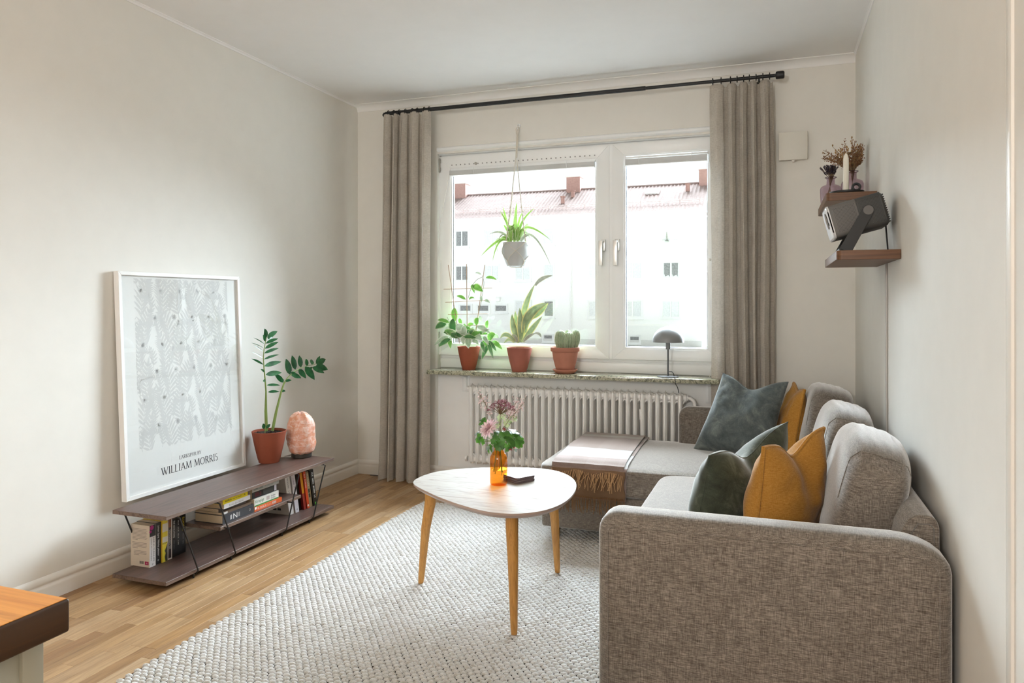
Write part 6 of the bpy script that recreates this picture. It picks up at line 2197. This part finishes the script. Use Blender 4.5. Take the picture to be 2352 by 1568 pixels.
m = MB(); m.box(2.900, 3.02, pc_.y - Wd / 2 - .0062, pc_.y + Wd / 2 + .0062, S1 + .0002, S1 + .0045); m.box(2.900, 2.908, pc_.y - Wd / 2 - .0062, pc_.y + Wd / 2 + .0062, S1 + .0002, S1 + .012); m.build('stand_foot', ar, t, bevel=.001, seg=1)
m = MB(); m.tube([(3.02, pc_.y - .06, S1 + .004), (3.05, pc_.y - .05, S1 + .0035), (3.075, pc_.y + .04, S1 + .0035), (3.07, -.93, S1 + .0035)], .003, 7); m.tube([V((3.075, pc_.y + .02, S1 + .004)), pjp(L_ / 2 + .004, .04, -.045)], .003, 7); m.build('power_cord', ar, t)

# upper shelf: two violet glass bottles, dried flowers, lavender, candle tray
S2 = 1.637
purple = glassy('violet_glass', (.74, .64, .71), 0, 1.5)
def gvase(label, c, k, hgt):
    t = thing('glass_vase', label, 'vase', tuple(c), 'violet glass bottle vases')
    pr = [(.030, .001), (.043, .004), (.047, .012), (.050, .060), (.0505, .082), (.046, .094), (.034, .101), (.022, .105), (.0195, .112), (.0185, .130), (.022, .136), (.0275, .139), (.0275, .142), (.020, .141)]
    m = MB(); m.lathe([(r * k, h * k * hgt) for r, h in pr], c, 40, caps=(True, False)); m.build('glass', purple, t, angle=60)
    m = MB(); m.lathe([(.0275 * k, 0), (.0282 * k, .0014), (.0275 * k, .0028)], V(c) + V((0, 0, .139 * k * hgt)), 32, caps=(False, False)); m.build('lip', plain('violet_lip', (.05, .03, .05), .1, spec=.6), t)
    return t
v1 = V((2.943, -.470, S2)); v2 = V((3.025, -.455, S2))
va = V((2.940, -.445, S2)); vb = V((3.026, -.560, S2))
gvase('violet glass bottle with lavender standing at the outer end of the upper shelf', va, .98, 1.0)
gvase('violet glass bottle with dried flowers standing against the wall on the upper shelf', vb, .98, 1.04)
# lavender bunch
t = thing('lavender_bunch', 'dark purple dried lavender bunch in the outer violet bottle', 'dried flowers', tuple(va))
rr = random.Random(6)
st, fl_ = MB(), MB()
dry = plain('dried_stem', '#8a6f52', .8, var=.2)
for k in range(44):
    a, q = rr.uniform(0, 6.28), rr.random() ** .5
    nk = va + V((.011 * q * math.cos(a), .011 * q * math.sin(a), .137))
    bt = va + V((-.022 * q * math.cos(a) - .010, -.022 * q * math.sin(a), .008))
    tp = nk + V((.034 * q * math.cos(a) - .012, .030 * q * math.sin(a), .055 + .012 * (1 - q)))
    st.tube([bt, nk, tp], .0008, 4)
    for j in range(9):
        p = nk.lerp(tp, .35 + .68 * j / 9)
        fl_.ball(p + V((rr.gauss(0, .0012), rr.gauss(0, .0012), 0)), rr.uniform(.0020, .0034), 5)
st.build('stems', dry, t)
fl_.build('blossoms', plain('lavender', '#332c3c', .9, var=.25), t)
# dried flowers
t = thing('dried_bouquet', 'rust brown dried grasses and seed heads in the violet bottle by the wall', 'dried flowers', tuple(vb))
rr = random.Random(16)
st, s1_, s2_ = MB(), MB(), MB()
rust = plain('dried_rust', '#7a5236', .9, var=.3); tan_ = plain('dried_tan', '#9c7a50', .9, var=.25)
for k in range(105):
    a = rr.uniform(0, 6.28); q = rr.random() ** .6
    nk = vb + V((.010 * q * math.cos(a), .010 * q * math.sin(a), .146))
    bt = vb + V((-.015 * q * math.cos(a), -.015 * q * math.sin(a), .01))
    dxx = math.cos(a) * q
    reach = rr.uniform(.06, .170)
    tp = nk + V((min(.036, .085 * dxx) if dxx > 0 else .150 * dxx, .080 * q * math.sin(a), reach * (1 - .35 * q)))
    mid = nk.lerp(tp, .5) + V((0, 0, .012))
    st.tube([bt, nk, mid, tp], .0008, 4)
    kind_ = rr.random()
    for j in range(16):
        f = .25 + .75 * j / 16
        p = nk.lerp(mid, min(1, f * 2)) if f < .5 else mid.lerp(tp, (f - .5) * 2)
        p = p + V((rr.gauss(0, .0045), rr.gauss(0, .0045), rr.gauss(0, .0045)))
        p.x = min(p.x, 3.082)
        if kind_ < .6:
            s1_.ball(p, rr.uniform(.0016, .0034), 5)
        elif j % 3 == 0:
            s2_.ball(p, rr.uniform(.003, .0058), 6, sx=.8, sy=.8, sz=1.25)
st.build('stems', dry, t)
tag(s1_.build('seed_heads', rust, t), kind='stuff'); tag(s2_.build('seed_heads', tan_, t), kind='stuff')
# tray, candle, ring holder
tc = V((2.978, -.842, S2))
m = MB(); m.lathe([(.066, 0), (.069, .002), (.070, .010), (.068, .010), (.066, .005), (.001, .005)], tc, 48, caps=(True, False))
tag(m.build('round_tray', black_m, None, org=tuple(tc)), 'small round black tray under the candle on the upper shelf', 'tray')
cd_ = tc + V((-.003, 0, .0052))
t = thing('candle', 'tall ivory pillar candle standing on the black tray', 'candle', tuple(cd_))
m = MB(); m.lathe([(.0115, 0), (.0117, .002), (.0115, .140), (.0108, .152), (.0078, .164), (.0038, .172), (.001, .174)], cd_, 8); m.build('wax', plain('candle_wax', '#e8e3d6', .45, spec=.35, var=.01), t, angle=25)
m = MB(); m.tube([cd_ + V((0, 0, .172)), cd_ + V((.001, 0, .178)), cd_ + V((.005, 0, .181)), cd_ + V((.008, 0, .180))], .0009, 5); m.build('wick', plain('candle_wick', '#d9d2c2', .9), t)
rc_ = tc + V((.036, -.020, .0255))
m = MB()
m.tube([rc_ + V((.0145 * math.cos(a), 0, .0145 * math.sin(a))) for a in [2 * math.pi * k / 20 for k in range(20)]], .0052, 8, closed=True)
for y_ in (-.008, .008):
    m.tube([rc_ + V((.0145 * math.cos(a), y_, .0145 * math.sin(a))) for a in [2 * math.pi * k / 20 for k in range(20)]], .0048, 8, closed=True)
tag(m.build('candle_ring', plain('dark_iron', (.035, .037, .04), .45, spec=.4), None, org=tuple(rc_)), 'dark iron ring holder lying on the black tray beside the candle', 'candle holder')

# air vent box by the curtain
t = thing('air_vent', 'square cream air vent cover on the window wall right of the curtain', 'vent', (2.775, 0, 1.95))
vm = plain('vent_cream', (.70, .675, .61), .45, spec=.3, var=.01)
m = MB(); m.box(2.712, 2.838, -.022, -.0003, 1.958, 2.092); m.build('duct_collar', vm, t)
m = MB(); m.box(2.702, 2.851, -.036, -.018, 1.949, 2.103); m.build('cover', vm, t, bevel=.003, seg=2)
m = MB(); m.lathe([(.008, 0), (.009, .003), (.009, .010)], (2.778, -.026, 1.938), 14); m.build('knob', plain('vent_knob', (.75, .73, .69), .4), t)

# kitchen counter corner at the lower left
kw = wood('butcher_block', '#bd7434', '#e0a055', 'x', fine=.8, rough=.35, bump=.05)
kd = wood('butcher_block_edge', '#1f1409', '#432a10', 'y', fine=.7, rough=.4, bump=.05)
KX, KY, KZ = 2.092, -3.882, .90
t = thing('kitchen_island', 'end of a kitchen island with a thick oiled wood top, at the lower left corner', 'kitchen counter', (1.4, -4.2, 0))
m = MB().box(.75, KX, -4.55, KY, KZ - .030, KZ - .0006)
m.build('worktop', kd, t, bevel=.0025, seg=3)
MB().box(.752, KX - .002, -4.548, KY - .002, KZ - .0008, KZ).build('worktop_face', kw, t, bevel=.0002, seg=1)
gk = plain('cabinet_sage', (.36, .35, .285), .5, spec=.3, var=.01)
m = MB().box(.78, KX - .020, -4.52, KY - .030, 0.0005, KZ - .030); m.build('carcass', gk, t, bevel=.001)
m = MB().box(.78, KX - .016, KY - .032, KY - .012, .08, KZ - .034); m.build('cover_panel', gk, t, bevel=.002)
